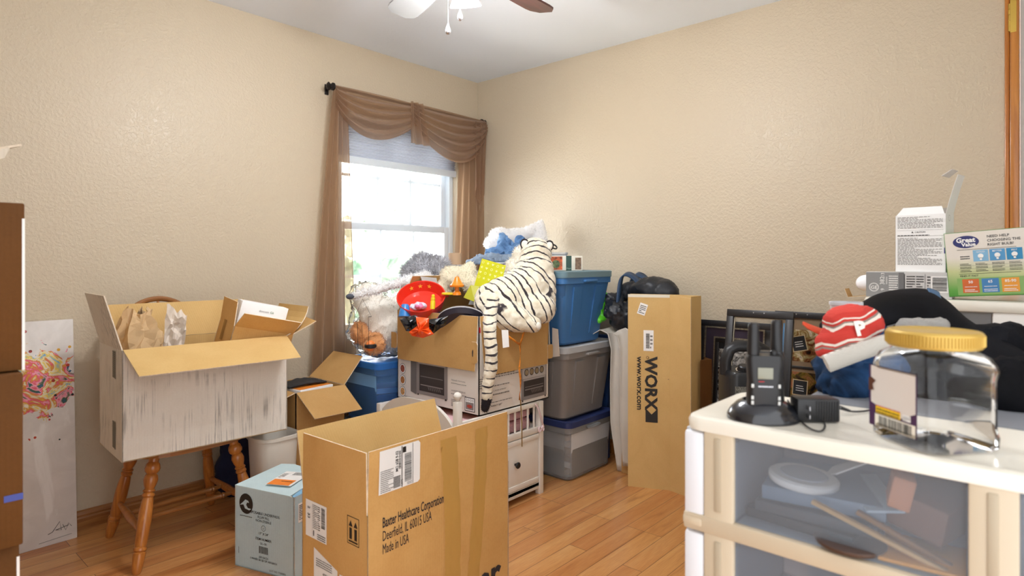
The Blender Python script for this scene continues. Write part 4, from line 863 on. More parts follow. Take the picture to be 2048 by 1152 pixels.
# yellow stencil sheets
STY = pm('lime_yellow_plastic', 'C9C81E', .35); STL = pm('pale_stencil_holes', 'EDEB9A', .5)
a, b_, c_ = P(943, 590, 2.98), P(990, 605, 2.93), P(964, 517, 3.0)
ST_ = frame(a, b_-a, c_-a); t = thing('stencil_sheet', 'lime yellow plastic stencil sheet with star and heart holes beside the tiger', 'stencil', ST_)
w_, h_ = (b_-a).length*1.02, (ST_.inverted() @ c_).y; shx = (ST_.inverted() @ c_).x
m = MB(ST_); m.slab([(0, 0, 0), (w_, 0, 0), (w_+shx, h_, 0), (shx, h_, 0)], .002, STY); m.build('sheet', t)
m = MB(ST_); rd = random.Random(4)
for i in range(7):
    for j in range(5):
        x = .012+j*(w_-.024)/4+shx*(i+.5)/7; y = .02+i*(h_-.03)/6.2; k = (i*5+j) % 3
        if i < 3 and j < 2: continue
        if k == 0: m.ring(x, y, .0065, .0022, STL, n=12, z=.001)
        elif k == 1:
            pts = [((.008 if q % 2 == 0 else .0035)*math.cos(q*PI/5+1.57)+x, (.008 if q % 2 == 0 else .0035)*math.sin(q*PI/5+1.57)+y, .001) for q in range(10)]; m.poly(pts, STL)
        else: m.poly([(x, y-.007, .001), (x+.007, y+.002, .001), (x+.0035, y+.006, .001), (x, y+.002, .001), (x-.0035, y+.006, .001), (x-.007, y+.002, .001)], STL)
m.build('stencil_holes', t)
m = MB(); q = [P(927, 595, 2.93), P(950, 604, 2.90), P(992, 606, 2.9), P(975, 575, 2.95), P(941, 570, 2.95)]; m.slab(q[::1], .003, pm('olive_yellow_card', 'A8A414', .5)); m.build('stencil_folder', tag=('olive yellow folder under the lime stencil sheet', 'folder'))

# ---- the plush white tiger
def rr(px, d): return px*d/1225
TG = []; 
def cap(p0, p1, r0, r1): TG.append((P(*p0), P(*p1), rr(r0, p0[2]), rr(r1, p1[2])))
cap((985, 602, 2.93), (1012, 606, 2.95), 38, 50)          # rump
cap((1012, 600, 2.97), (1056, 578, 3.03), 50, 50); cap((1050, 580, 3.03), (1070, 540, 3.08), 48, 38)
cap((1068, 545, 3.08), (1070, 515, 3.10), 36, 30); TG.append((P(1070, 508, 3.10), tuple([rr(33, 3.1)]*3)))
cap((1030, 545, 3.13), (1046, 510, 3.13), 20, 19)      # cheek and muzzle, turned away to the left
cap((975, 610, 2.88), (985, 635, 2.86), 28, 18)        # near haunch
cap((1000, 628, 2.86), (1040, 640, 2.83), 34, 25); cap((1040, 640, 2.83), (1066, 649, 2.82), 22, 17)   # hind leg
cap((1085, 560, 3.05), (1086, 610, 2.98), 27, 26); cap((1040, 615, 2.92), (1082, 618, 2.92), 30, 30)
VOX = .0065
spine = [P(968, 612, 2.9), P(985, 590, 2.87), P(1003, 573, 2.88), P(1030, 560, 2.92), P(1058, 543, 2.96), P(1072, 522, 2.99), P(1072, 490, 3.02), P(1066, 472, 3.06)]
def along(p):
    best = (9, 0, 0); s0 = 0
    for a, b in zip(spine, spine[1:]):
        L = (b-a).length; t = max(-.0, min(1, (p-a).dot(b-a)/L/L)); d = (p-(a+(b-a)*t)).length
        if d < best[0]: best = (d, s0+t*L, d)
        s0 += L
    return best[1], best[2]
def stripemat():
    s = N('white_tiger_plush'); at = s.n('ShaderNodeAttribute', attribute_name='stripe'); co = s.n('ShaderNodeTexCoord').outputs['Object']
    n1 = s.noise(9, 2, 0, co); n2 = s.noise(26, 2, 0, co)
    ph = s.math('ADD', s.math('MULTIPLY', at.outputs['Fac'], 1), s.math('ADD', s.math('MULTIPLY', n1, 7.0), s.math('MULTIPLY', n2, 2.2)))
    w_ = s.math('SINE', ph); gate = s.math('MULTIPLY', s.math('SUBTRACT', s.noise(13, 2, 0, co), .5), 1.3)
    f = s.ramp(s.math('ADD', s.math('MULTIPLY', s.math('ADD', w_, gate), .5), .5), [(.84, (0, 0, 0)), (.91, (1, 1, 1))])
    base = s.ramp(s.noise(40, 3, 0, co), [(.3, 'DDD0B4'), (.7, 'F3EBD8')])
    s.l(s.mix(f, base, '2A2226'), s.b.inputs['Base Color']); s.b.inputs['Roughness'].default_value = .95; s.b.inputs['Sheen Weight'].default_value = .4; s.bump(s.noise(330, 3, 0, co), .5, .002); return s.m
TIG = stripemat(); PAWM = pm('plain_white_plush', 'EDE6D8', .95, bump=(260, .5, .002), sheen=.4); TBLK = pm('black_plush', '241E22', .95, bump=(260, .5, .002)); 
tg = thing('tiger_plush', 'white tiger plush with black stripes sitting on the oven carton, seen from behind', 'plush toy', loc(P(1015, 655, 2.9)))
m = MB(); m.blob(TG, VOX, TIG, (.004, 30), 3); at = []
for v in m.V: s_, d_ = along(v); at.append(s_*185+d_*25)
m.build('body', tg, attr=at)
for (x, y, d_, a) in ((1050, 489, 3.06, -14), (1098, 492, 3.08, 18)):
    c = P(x, y, d_); m = MB(loc(c) @ rz(-48) @ ry(a)); m.ell((0, .005, 0), (.024, .010, .030), TBLK); m.ell((0, -.003, -.001), (.018, .008, .022), PAWM); m.build('ear', tg)
m = MB(); c = P(1034, 520, 3.10); m.blob([(P(1030, 535, 3.1), rr(20, 3.1)), (P(1042, 508, 3.1), rr(16, 3.1))], .009, PAWM, (.004, 40)); m.fur(1800, .016, .0012, PAWM, Vector((-.3, 0, -.6)), 5); m.build('cheek_fur', tg)
tp = [(986, 598, 2.84, 13), (980, 625, 2.78, 15), (979, 660, 2.70, 13.5), (983, 700, 2.67, 13), (982, 735, 2.66, 13), (976, 765, 2.66, 12), (974, 795, 2.66, 11)]
m = MB(); m.blob([(P(*a[:3]), P(*b[:3]), rr(a[3], a[2]), rr(b[3], b[2])) for a, b in zip(tp, tp[1:])], .0055, TIG, (.003, 40), 2); at = [v.z*190 for v in m.V]; m.build('tail', tg, attr=at)
m = MB(); m.blob([(P(974, 797, 2.66), P(970, 816, 2.66), rr(10.5, 2.66), rr(8.5, 2.66))], .005, TBLK); m.fur(500, .008, .001, TBLK, Vector((0, 0, -1))); m.build('tail_tip', tg)
m = MB(); c = P(1077, 652, 2.79); m.ell(c, (.014, .012, .018), PAWM); m.build('paw', tg)
m = MB(); q = P(1003, 660, 2.72); m.slab([q+RT*.0, q+RT*.03, q+RT*.034-Vector((0, 0, .075)), q+RT*.006-Vector((0, 0, .08))][::-1], .001, WHITE); m.lines(.1, 0, .2, .1, 1, GREYINK, loc((0, 0, -9))) if 0 else None; m.build('fabric_tag', tg)
# orange lanyard
LANY = pm('orange_lanyard', 'E08A2C', .6, var=(70, .35)); yy = -1.262
m = MB()
def strip(m, pts, w0, mat, perp):
    vs = []; 
    for i, p in enumerate(pts): vs += [p-perp[i]*w0/2, p+perp[i]*w0/2]
    m.add(vs, [(2*i, 2*i+2, 2*i+3, 2*i+1) for i in range(len(pts)-1)], mat, False)
a, b_, c_, d_ = ONY(1004, 664, yy-.02), ONY(1040, 689, yy-.02), ONY(1048, 664, yy-.02), ONY(1041, 800, yy)
strip(m, [a, b_], .011, LANY, [Vector((0, 0, 1))]*2); strip(m, [c_, b_], .012, LANY, [Vector((1, 0, 0))]*2)
ln = [b_.lerp(d_, i/10)+Vector((.004*math.sin(i*1.1), -.001*i % .003, 0)) for i in range(11)]; strip(m, ln, .012, LANY, [Vector((math.cos(i*.5), .5*math.sin(i*.5), 0)) for i in range(11)])
e_ = ONY(1044, 893, yy); m.tube([d_, d_.lerp(e_, .5)+Vector((.004, 0, 0)), e_], .0022, pm('lanyard_cord', '8A6A34', .7), 6)
m.build('lanyard', tag=('orange lanyard hanging down the front of the oven carton', 'lanyard'), solid=.0015)

# ---- clear bag of plush toys under the window
bagc = thing('plastic_bag', 'clear plastic bag stuffed with fluffy toys on the blue bin under the window', 'bag', loc((-1.15, -.45, .642)))
m = MB(); m.blob([(Vector((-1.20, -.45, .80)), (.16, .15, .155)), (Vector((-1.03, -.45, .82)), (.18, .15, .16)), (Vector((-1.23, -.41, .95)), (.10, .10, .09)), (Vector((-1.15, -.48, .72)), (.20, .14, .075))], .013, clearm('thin_clear_film', 'FFFFFF', .004, .12, 1.16), (.022, 12), 5); m.build('film', bagc)
txt = MB(frame(P(729, 697, 2.90), RT+Vector((0, 0, .02)), Vector((0, 0, 1))+RT*-.02) @ Matrix.Diagonal((.58, 1.0, 1, 1)))
for i, s_ in enumerate(('WARNING CHOKING HAZARD', 'THIS BAG IS NOT A TOY', 'KEEP AWAY FROM CHILDREN')): txt.text(s_, -.02-.0*i+.0, .0, .012, INK, loc((-.028+i*.018, -.005, 0)), rot=90, sx=.72)
for a in ((-.055, .0, -.052, .15), (.035, .0, .038, .15)): txt.rect(*a, INK)
for p0, p1 in (((-.052, .15), (-.075, .15)), ((-.075, .15), (-.008, .235)), ((-.008, .235), (.062, .15)), ((.062, .15), (.038, .15))): txt.tube([(p0[0], p0[1], 0), (p1[0], p1[1], 0)], .0012, INK, 4) if 0 else txt.add([(p0[0], p0[1]-.0015, 0), (p1[0], p1[1]-.0015, 0), (p1[0], p1[1]+.0015, 0), (p0[0], p0[1]+.0015, 0)], [(0, 1, 2, 3)], INK)
txt.build('warning_print', bagc)
WF = pm('white_fur', 'E9E6E2', .95, sheen=.5, var=(14, .12)); GF = pm('grey_fur', 'B8B8BE', .95, sheen=.5, var=(14, .3)); OF = pm('orange_fur', 'EBA468', .95, sheen=.4, var=(10, .3))
m = MB(); m.blob([(Vector((-1.12, -.46, .80)), (.16, .13, .14)), (Vector((-1.23, -.41, .95)), (.085, .08, .085)), (Vector((-1.03, -.44, .89)), (.11, .10, .10)), (Vector((-1.20, -.44, .86)), (.09, .10, .11))], .014, pm('cream_long_fur', 'FAF5EA', .95, sheen=.5, bump=(90, .5, .004)), (.012, 14)); m.fur(3500, .022, .0012, pm('cream_long_fur', 'EEE7D8'), Vector((-.1, -.2, -.7)), 4)
m.build('plush_toy', tag=('long haired white plush dog inside the clear bag', 'plush toy'))
m = MB(); m.blob([(P(708, 592, 3.02), P(745, 582, 3.03), .018, .020), (P(745, 582, 3.03), P(800, 566, 3.08), .020, .026), (P(800, 566, 3.10), P(850, 556, 3.2), .026, .040)], .010, WF, (.006, 22)); m.ell(P(700, 593, 3.0), (.022, .016, .014), pm('dark_paw_fur', '4A4E58', .9, bump=(200, .5, .003))); m.fur(2200, .018, .0012, pm('blue_white_fur', 'F6F6FA', .95, sheen=.5), Vector((-.4, 0, -.3)), 8)
m.build('plush_toy', tag=('white and grey husky plush lying across the top of the clear bag', 'plush toy'))
m = MB(); m.blob([(P(822, 545, 3.3), P(845, 527, 3.3), .05, .055), (P(845, 527, 3.3), P(880, 530, 3.3), .055, .045), (P(880, 530, 3.3), P(890, 560, 3.3), .045, .04)], .012, GF, (.008, 20)); m.fur(6000, .026, .0014, GF, Vector((0, 0, .3)), 9)
m.build('plush_toy', tag=('grey furry plush arched above the red tray by the window', 'plush toy'))
m = MB(); m.blob([(Vector((-1.27, -.52, .725)), (.06, .055, .06)), (Vector((-1.31, -.45, .78)), (.045, .05, .06))], .010, OF, (.008, 25)); m.fur(1500, .012, .0012, OF, seed=2); m.build('plush_toy', tag=('orange plush showing in the lower left of the clear bag', 'plush toy'))
m = MB(); c = P(741, 692, 2.93); m.blob([(c, (.026, .02, .028))], .006, pm('orange_ball', 'E8823C', .5), (.001, 10)); m.lathe([(.022, -.010), (.0285, -.006), (.0285, .006), (.022, .010)], BLACKP, loc(c), 20, cap=False); m.build('toy_ball', tag=('orange and black toy pumpkin at the bottom of the clear bag', 'toy'))
# ---- clothes and bits on the corner stack
def denim():
    s = N('blue_denim'); c = s.ramp(s.noise(7, 5, 1), [(.3, '3C5F8E'), (.5, '6C93C0'), (.7, 'A3BDD9')]); s.l(c, s.b.inputs['Base Color']); s.b.inputs['Roughness'].default_value = .9; s.bump(s.noise(350, 2), .4, .001); return s.m
DEN = denim()
m = MB(); m.blob([(P(1004, 474, 3.62), P(1014, 503, 3.62), .022, .06), (P(978, 508, 3.62), P(1030, 508, 3.6), .03, .055), (P(1030, 500, 3.6), P(1058, 512, 3.6), .04, .04), (P(1040, 482, 3.7), .03)], .0065, DEN, (.026, 19, 1), 1); m.build('jeans', tag=('crumpled blue jeans heaped on the corner tote', 'jeans'))
m = MB(); m.blob([(P(938, 524, 3.60), P(985, 517, 3.55), .016, .034), (P(985, 519, 3.55), P(1030, 522, 3.5), .034, .03), (P(960, 516, 3.6), .03)], .007, pm('grey_blue_cloth', '8494A6', .9, var=(10, .25)), (.022, 13, 1), 2); m.build('folded_shirt', tag=('grey blue shirt crumpled under the jeans', 'clothing'))
m = MB(); m.blob([(P(1000, 474, 3.85), (.075, .07, .06)), (P(985, 488, 3.85), (.06, .06, .05)), (P(1000, 478, 3.85), P(1055, 466, 3.88), .055, .04), (P(1055, 466, 3.88), P(1083, 445, 3.90), .045, .018), (P(1083, 445, 3.9), P(1082, 490, 3.88), .022, .05)], .012, pm('snow_white_plush', 'F2F0EE', .95, sheen=.5), (.006, 14)); m.fur(2500, .012, .0012, pm('snow_white_plush', 'F2F0EE'), Vector((-.3, 0, .4)), 6, where=lambda p: p.z > 1.24)
m.build('plush_toy', tag=('large white plush with a raised tail leaning in the wall corner', 'plush toy'))
m = MB(); m.blob([(P(1080, 508, 3.6), (.06, .05, .045)), (P(1045, 520, 3.6), (.07, .06, .05))], .012, pm('orange_brown_cloth', 'C27A45', .9), (.02, 14, 1)); m.build('sweater', tag=('orange brown garment tucked under the jeans behind the tiger', 'clothing'))
c = P(910, 529, 3.35); m = MB(loc(c)); m.lathe([(.036, 0), (.036, .062), (.031, .063), (.030, .05), (.030, .002)], pm('tan_cardboard_tube', 'B89A7C', .7), None, 28, cap=False); m.build('cardboard_tube', tag=('short tan cardboard tube standing behind the cream plush', 'tube'))
m = MB(); a = P(890, 528, 3.5); m.box(a+RT*.04+Vector((0, 0, -.03)), (.26, .12, .05), pm('grey_card', '8D8A92', .7), rz(0), r=.004); m.build('storage_box', tag=('low grey box under the cardboard tube near the window corner', 'box'))
tote('storage_bin', 'grey storage bin between the window bag and the corner stack, small box on top', -.72, -.715, -.1, -.095, 0, .01, GREYT, GREYL, .001, ribs=False) if 0 else None
m = MB(); q = P(858, 568, 3.12); m.slab([q+Vector((-.055, 0, .04)), q+Vector((.05, 0, .03)), q+Vector((.06, 0, -.01)), q+Vector((-.03, 0, -.02))][::-1], .004, pm('grey_white_card', 'C9C6C2', .7)); m.build('carton_flap_scrap', tag=('folded grey white card behind the red tray', 'card'))
m = MB(); q = P(872, 574, 3.30); m.box(q, (.11, .06, .03), pm('maroon_box', '7A2236', .5), r=.002); m.build('storage_box', tag=('dark maroon box just behind the red tray', 'box'))
for (x, y, w_, c, lab, nm) in ((1010, 527, .16, '6E5C9C', 'purple lidded flat box under the grey blue shirt', 'storage_box'), (1062, 527, .15, '6FA79A', 'teal flat box behind the tiger beside the purple one', 'storage_box')):
    q = P(x, y+6, 3.52); m = MB(); m.box(q, (w_, .12, .035), pm('flat_'+c, c, .4), r=.004); m.box(q+Vector((0, 0, .02)), (w_+.008, .128, .008), pm('flatlid', 'D6D8DE', .4), r=.002); m.build(nm, tag=(lab, 'box'))
# on the blue tote
X = loc((-.455, -1.085, 1.0985)) @ rz(-46)
t = thing('craft_box', 'small white box with a wreath picture on the blue tote lid', 'box', X); m = MB(X); m.box((0, 0, .04), (.245, .12, .08), pm('cream_box', 'E9E4D4', .5), r=.0015); m.build('carton', t)
m = MB(X @ frame((-.1225, -.06, 0), (1, 0, 0), (0, 0, 1))); m.rect(.05, .004, .135, .076, pm('wreath_picture', 'B4552E', .5, var=(60, .8)), z=.0008); m.disc(.10, .035, .022, pm('wreath_green', '5E6E48', .6, var=(90, .6)), z=.0012); m.rect(.155, 0, .185, .08, pm('dark_green_band', '2F4F45', .5), z=.0008); m.rect(.205, .006, .238, .07, pm('brown_picture', '7C6450', .6, var=(80, .5)), z=.0008); m.rect(0, 0, .045, .08, PRINTW, z=.0008); m.text('Maple', .158, .008, .011, pm('pale_green_ink', '9DB8A6', .5), z=.001); m.build('printing', t)
q = Vector((-.40, -.965, 1.0985)); m = MB(loc(q) @ rz(-46)); loft(m, [(0, .10, .045, .012), (.085, .106, .05, .012), (.09, .11, .055, .014), (.1, .11, .055, .014)], clearm('clear_tray', 'E4EAF4', .2, .1), cap1=True); m.build('clear_container', tag=('clear plastic container behind the wreath box on the blue tote', 'container'))
m = MB(); a = P(1108, 497, 3.3); m.tube([a+Vector((.022*math.cos(i*.42), .01*math.sin(i*.42), .012*math.sin(i*.42)+.01)) for i in range(16)], .004, BLACKP, 8); m.build('hair_tie', tag=('dark loop lying on the clear container beside the tiger ear', 'hair tie'))
# black bag, green bag, curled vinyl sheet
SB = MB(); SB.b2((-.27, -1.70, 0), (-.02, -1.37, .735), CARD, r=.004); SB.build('cardboard_box', tag=('plain cardboard box behind the long tool box, carrying the black bag', 'box'))
NYL = pm('black_nylon', '202329', .45, bump=(30, .3, .004)); NAV = pm('navy_webbing', '2E4766', .4)
t = thing('duffel_bag', 'black nylon bag with navy handles behind the long tool box', 'bag', loc((-.16, -1.52, .736)))
m = MB(); m.blob([((-.17, -1.45, .85), (.12, .13, .105)), ((-.15, -1.60, .84), (.11, .13, .10)), ((-.19, -1.36, .80), (.08, .07, .06)), ((-.15, -1.50, .98), (.08, .14, .08)), (P(1262, 582, 3.46), (.06, .07, .06)), (P(1292, 592, 3.48), (.05, .06, .05)), (P(1232, 628, 3.36), (.06, .07, .07)), (P(1228, 600, 3.42), (.05, .05, .05))], .011, NYL, (.028, 9, 1), 2); m.build('bag_body', t)
for ctrl in (((1236, 640, 3.36), (1238, 590, 3.38), (1243, 556, 3.42), (1254, 548, 3.44), (1270, 556, 3.44), (1284, 576, 3.42), (1294, 604, 3.40)), ((1258, 610, 3.50), (1262, 566, 3.50), (1270, 550, 3.52), (1281, 550, 3.52), (1298, 562, 3.50), (1312, 578, 3.48), (1322, 604, 3.46))):
    q = [P(*c_) for c_ in ctrl]; pts = []
    for i in range(len(q)-1):
        p0, p1, p2, p3 = q[max(0, i-1)], q[i], q[i+1], q[min(len(q)-1, i+2)]
        for k in range(6): u = k/6; pts.append(.5*((2*p1)+(p2-p0)*u+(2*p0-5*p1+4*p2-p3)*u*u+(3*p1-p0-3*p2+p3)*u**3))
    wv_ = (FW*.75+RT*.55+Vector((0, 0, .35))).normalized()*.028; vs = []
    for p in pts: vs += [p-wv_, p+wv_]
    m = MB(); m.add(vs, [(2*i, 2*i+1, 2*i+3, 2*i+2) for i in range(len(pts)-1)], NAV, True); m.build('handle', t, solid=.006)
m = MB(); m.blob([(P(1198, 640, 3.40), P(1204, 600, 3.44), .018, .026), (P(1204, 600, 3.44), P(1210, 590, 3.44), .024, .016), (P(1203, 632, 3.42), .03)], .006, pm('lime_green_plastic', '5FD62E', .3, coat=.3), (.012, 30, 1), 2); m.build('green_bag', tag=('bright green plastic bag squeezed between the blue tote and the black bag', 'bag'))
VS = pm('off_white_vinyl', 'CFC8BC', .45, var=(6, .06)); t = thing('vinyl_sheet', 'curled off white vinyl sheet draped down beside the long tool box', 'vinyl sheet', loc(ONZ(1240, 945, 0)))
def sheetf(pts0, pts1):
    def f(u, v):
        def ip(pp): 
            x = u*(len(pp)-1); i = min(int(x), len(pp)-2); f_ = x-i; a_, b_ = P(*pp[i]), P(*pp[i+1]); return a_.lerp(b_, f_)
        p = ip(pts0).lerp(ip(pts1), v); return p+FW*(.02*math.sin(v*PI*1.2+u*1.5))
    return f
m = MB(); m.grid(sheetf([(1186, 668, 3.36), (1200, 660, 3.36), (1216, 668, 3.35), (1223, 700, 3.33), (1221, 770, 3.33), (1222, 850, 3.33), (1236, 944, 3.33)], [(1225, 652, 3.5), (1236, 654, 3.46), (1244, 664, 3.4), (1247, 700, 3.37), (1248, 770, 3.36), (1250, 850, 3.35), (1262, 944, 3.34)]), 40, 12, VS); m.build('front_fold', t, solid=.003)
m = MB(); m.grid(sheetf([(1226, 668, 3.27), (1234, 672, 3.27), (1240, 700, 3.26), (1240, 780, 3.26), (1241, 860, 3.26), (1247, 935, 3.28)], [(1250, 655, 3.3), (1262, 662, 3.28), (1266, 700, 3.26), (1267, 780, 3.26), (1268, 860, 3.26), (1268, 930, 3.27)]), 36, 10, VS); m.build('rear_fold', t, solid=.003)
# ---- long WORX box
wz = .978; fp = [(-.419, -1.501), (-.330, -1.689), (-.352, -1.812), (-.262, -1.822), (-.235, -1.70), (-.325, -1.46)]
t = thing('cardboard_box', 'tall narrow cardboard box printed WORX standing on end by the wall', 'box', loc((-.32, -1.65, 0)))
m = MB(); m.prism(fp[::-1], 0, wz, CARDIN); m.build('body', t)
a, b_ = Vector((*fp[0], 0)), Vector((*fp[1], 0)); c_ = Vector((*fp[2], 0)); X = frame(a, b_-a, (0, 0, 1)); fw = (b_-a).length
m = MB(); m.slab([b_+Vector((-.003, 0, .0)), c_+Vector((-.004, 0, -.0)), c_+Vector((-.004, 0, wz-.01)), b_+Vector((-.003, 0, wz+.001))], .003, CARDIN, EDGE); m.build('side_flap', t)
m = MB(X); m.slab([(0, wz-.012, .001), (fw, wz-.012, .001), (fw, wz+.003, .001), (0, wz+.003, .001)], .002, pm('white_tape_edge', 'E4DCC8', .5)); m.build('top_tape', t)
m = MB(X)
m.text('WORX', .088, .665, .082, INK, rot=-90, bold=.035, sx=1.02); m.poly([(.088, .335, .002), (.148, .335, .002), (.148, .405, .002), (.118, .375, .002), (.088, .405, .002)], INK)
m.text('www.worx.com', .046, .665, .040, INK, rot=-90, bold=.02, sx=1.04); m.ring(.098, .662, .007, .0015, INK); m.text('R', .1, .659, .009, INK, rot=-90, align='C')
m.build('printing', t)
m = MB(X @ loc((.078, .695, 0))); m.rect(0, 0, .050, .105, WHITE, z=.0016); m.bars(.012, .014, .030, .09, INK, seed=6, vert=True, z=.0024); m.lines(.033, .014, .045, .09, 4, GREYINK, z=.0024); m.build('barcode_label', t)
m = MB(X @ loc((.045, .885, 0)) @ rz(-18)); m.rect(0, 0, .04, .058, WHITE, z=.0016); m.lines(.005, .008, .035, .052, 5, INK, z=.0024); m.build('small_label', t)
m = MB(X @ loc((0, .555, 0))); m.poly([(fw-.012, 0, .002), (fw-.004, .001, .002), (fw-.006, .004, .002)], INK); m.build('scuff', t)
# ------------------------------------------------------------------ right side: frames against the wall
BFR = pm('black_frame_paint', '1C1B1E', .4, coat=.2); BEAD = pm('silver_bead', 'B8B09C', .35, .7); MATP = pm('plum_mat', '3B2E3E', .8)
def photom(name, cols, sc=14):
    s = N(name); co = s.n('ShaderNodeTexCoord').outputs['Object']; n1 = s.noise(sc, 4, 1.2, co)
    k = len(cols); s.l(s.ramp(n1, [(.3+.4*i/(k-1), c) for i, c in enumerate(cols)]), s.b.inputs['Base Color']); s.b.inputs['Roughness'].default_value = .15; MATS[name] = s.m; return s.m
BW = photom('black_white_photo', ('1E1E1E', '6B6966', 'B9B6B0', 'E6E3DD'), 30); WARMP = photom('autumn_photo', ('2A1B14', '7A4A2C', '9B8A5A', 'D8C7A8', '5A4B6E'), 22); DARKP = photom('dark_photo', ('15110F', '3A2A1E', '6A5A22', 'A86A4A', '2A2A33'), 18)
def leaning(y0, y1, h, xt, xb, label, nm='picture_frame', cat='picture frame'):
    w_ = y0-y1; a = Vector((xb, y0, 0)); X = frame(a, (0, -1, 0), Vector((xt-xb, 0, math.sqrt(h*h)))); return thing(nm, label, cat, X), X, w_
def rectframe(m, x0, y0, x1, y1, b, mat, z0=0, z1=.02, T=None):
    for a in ((x0, y0, x1, y0+b), (x0, y1-b, x1, y1), (x0, y0+b, x0+b, y1-b), (x1-b, y0+b, x1, y1-b)): m.b2((a[0], a[1], z0), (a[2], a[3], z1), mat, T, r=.002)
def beads(m, x0, y0, x1, y1, mat, s=.0075, z=.018):
    n = int((x1-x0)/s)
    for i in range(n+1):
        for y in (y0, y1): m.box((x0+i*(x1-x0)/n, y, z), (s*.62, .008, .006), mat)
    n = int((y1-y0)/s)
    for i in range(n+1):
        for x in (x0, x1): m.box((x, y0+i*(y1-y0)/n, z), (.008, s*.62, .006), mat)
H1 = .842; t, X, w_ = leaning(-1.713, -2.088, H1, -.022, -.105, 'wide dark picture frame with beaded trim and black and white photos, beside the long box')
m = MB(X); rectframe(m, 0, 0, w_, H1, .034, BFR); m.build('outer_frame', t)
m = MB(X); m.b2((.03, .03, -.002), (w_-.03, H1-.03, .006), MATP); m.build('mat_board', t)
m = MB(X); beads(m, .036, .036, w_-.036, H1-.036, BEAD); m.build('beaded_trim', t)
m = MB(X); rectframe(m, .085, .09, w_-.085, H1-.09, .022, BFR, .006, .014); m.build('inner_frame', t)
m = MB(X); beads(m, .084, .088, w_-.084, H1-.088, BEAD, .007, .012); m.build('beaded_trim', t)
m = MB(X); m.b2((.1, .105, .004), (w_-.1, H1-.105, .008), pm('black_mat', '151416', .8)); m.build('mat_board', t)
for k in range(5):
    y = H1-.145-k*.107
    m = MB(X); m.rect(.108, y-.097, w_-.108, y, BW, z=.0095); m.build('photo', t)
H2 = .925; t, X, w_ = leaning(-1.925, -2.236, H2, -.17, -.33, 'empty black wooden frame standing in front of the beaded frame')
m = MB(X); rectframe(m, 0, 0, w_, H2, .034, BFR, 0, .022); m.build('outer_frame', t)
m = MB(X); rectframe(m, .034, .034, w_-.034, H2-.034, .004, BEAD, 0, .012); m.build('inner_lip', t)
for x in (.13, .18): m = MB(X); m.disc(x, H2-.012, .003, STEEL, z=.0235, n=10); m.build('screw', t)
m = MB(X); m.b2((w_-.052, .05, -.02), (w_-.044, H2-.05, -.008), pm('blue_edge_card', '4E7FA8', .5)); m.build('backing_edge', t)
H3 = .91; t, X, w_ = leaning(-2.105, -2.455, H3, -.03, -.12, 'black collage frame with colour photos and little chalkboards, furthest right')
m = MB(X); rectframe(m, 0, 0, w_, H3, .030, BFR); m.build('outer_frame', t)
m = MB(X); m.b2((.03, .03, 0), (w_-.03, H3-.03, .005), pm('tan_mat', '8A7358', .8)); m.build('mat_board', t)
for x in (.10, .15): m = MB(X); m.disc(x, H3-.012, .003, STEEL, z=.0215, n=10); m.build('screw', t)
for k, pmt in enumerate((WARMP, DARKP, WARMP)):
    y = H3-.085-k*.20
    m = MB(X); m.rect(.06, y-.15, w_-.06, y, pmt, z=.0065); p_ = m.build('photo', t)
    m = MB(X @ loc((.092, y-.105, 0)) @ rz(14 if k == 0 else -2)); m.rect(-.004, -.004, .064, .070, pm('pale_wood_frame', 'CBB48C', .6), z=.0075); m.rect(0, 0, .06, .066, pm('chalkboard', '26282A', .8), z=.0085); m.lines(.012, .018, .048, .05, 3, WHITE, z=.0095, seed=k+1, fill=.3); m.build('chalkboard_sign', p_)
    m = MB(X); m.b2((.03, y-.185, .005), (w_-.03, y-.172, .012), BFR, r=.002); m.build('divider', t)
m = MB(); m.prism([(-.30, -1.835), (-.235, -1.865), (-.185, -1.80), (-.25, -1.835)][::-1], .02, .665, DCARD); m.build('cardboard_scrap', tag=('brown cardboard piece poking out behind the long tool box', 'cardboard'))
# tall party speaker
SX = loc((-.66, -2.20, 0)) @ rz(-49); t = thing('portable_speaker', 'tall dark portable speaker with a carry handle in front of the picture frames', 'speaker', SX)
GRL = N('speaker_grille'); v = GRL.n('ShaderNodeTexVoronoi', i2=230.0); GRL.l(GRL.co(), v.inputs['Vector']); GRL.l(GRL.ramp(v.outputs['Distance'], [(.25, '2A2B2A'), (.5, '8F9188')]), GRL.b.inputs['Base Color']); GRL.b.inputs['Roughness'].default_value = .4; GRL.b.inputs['Metallic'].default_value = .4
m = MB(SX); loft(m, [(0, .085, .085, .03), (.02, .094, .09, .03), (.70, .094, .09, .03), (.712, .088, .085, .03)], BLACKP, cap1=True); m.build('cabinet', t)
m = MB(SX); m.grid(lambda u, v: (-.080+.16*u, -.0905-.008*math.sin(PI*u), .05+.61*v), 16, 4, GRL.m); m.build('grille', t)
m = MB(SX); m.tube([(-.088, .0, .69), (-.088, .0, .745), (-.072, .0, .790), (-.045, .0, .806), (.045, .0, .806), (.072, .0, .790), (.088, .0, .745), (.088, .0, .69)], .016, BLACKP, 10, flat=1.5); m.build('carry_handle', t)
m = MB(SX @ loc((-.03, -.04, .713)) @ rx(15)); m.lathe([(.030, 0), (.030, .003), (.026, .004)], CHROME, None, 24, cap=False); m.lathe([(.024, .0), (.022, .020), (.018, .024)], BLACKP, None, 24); m.build('volume_knob', t)
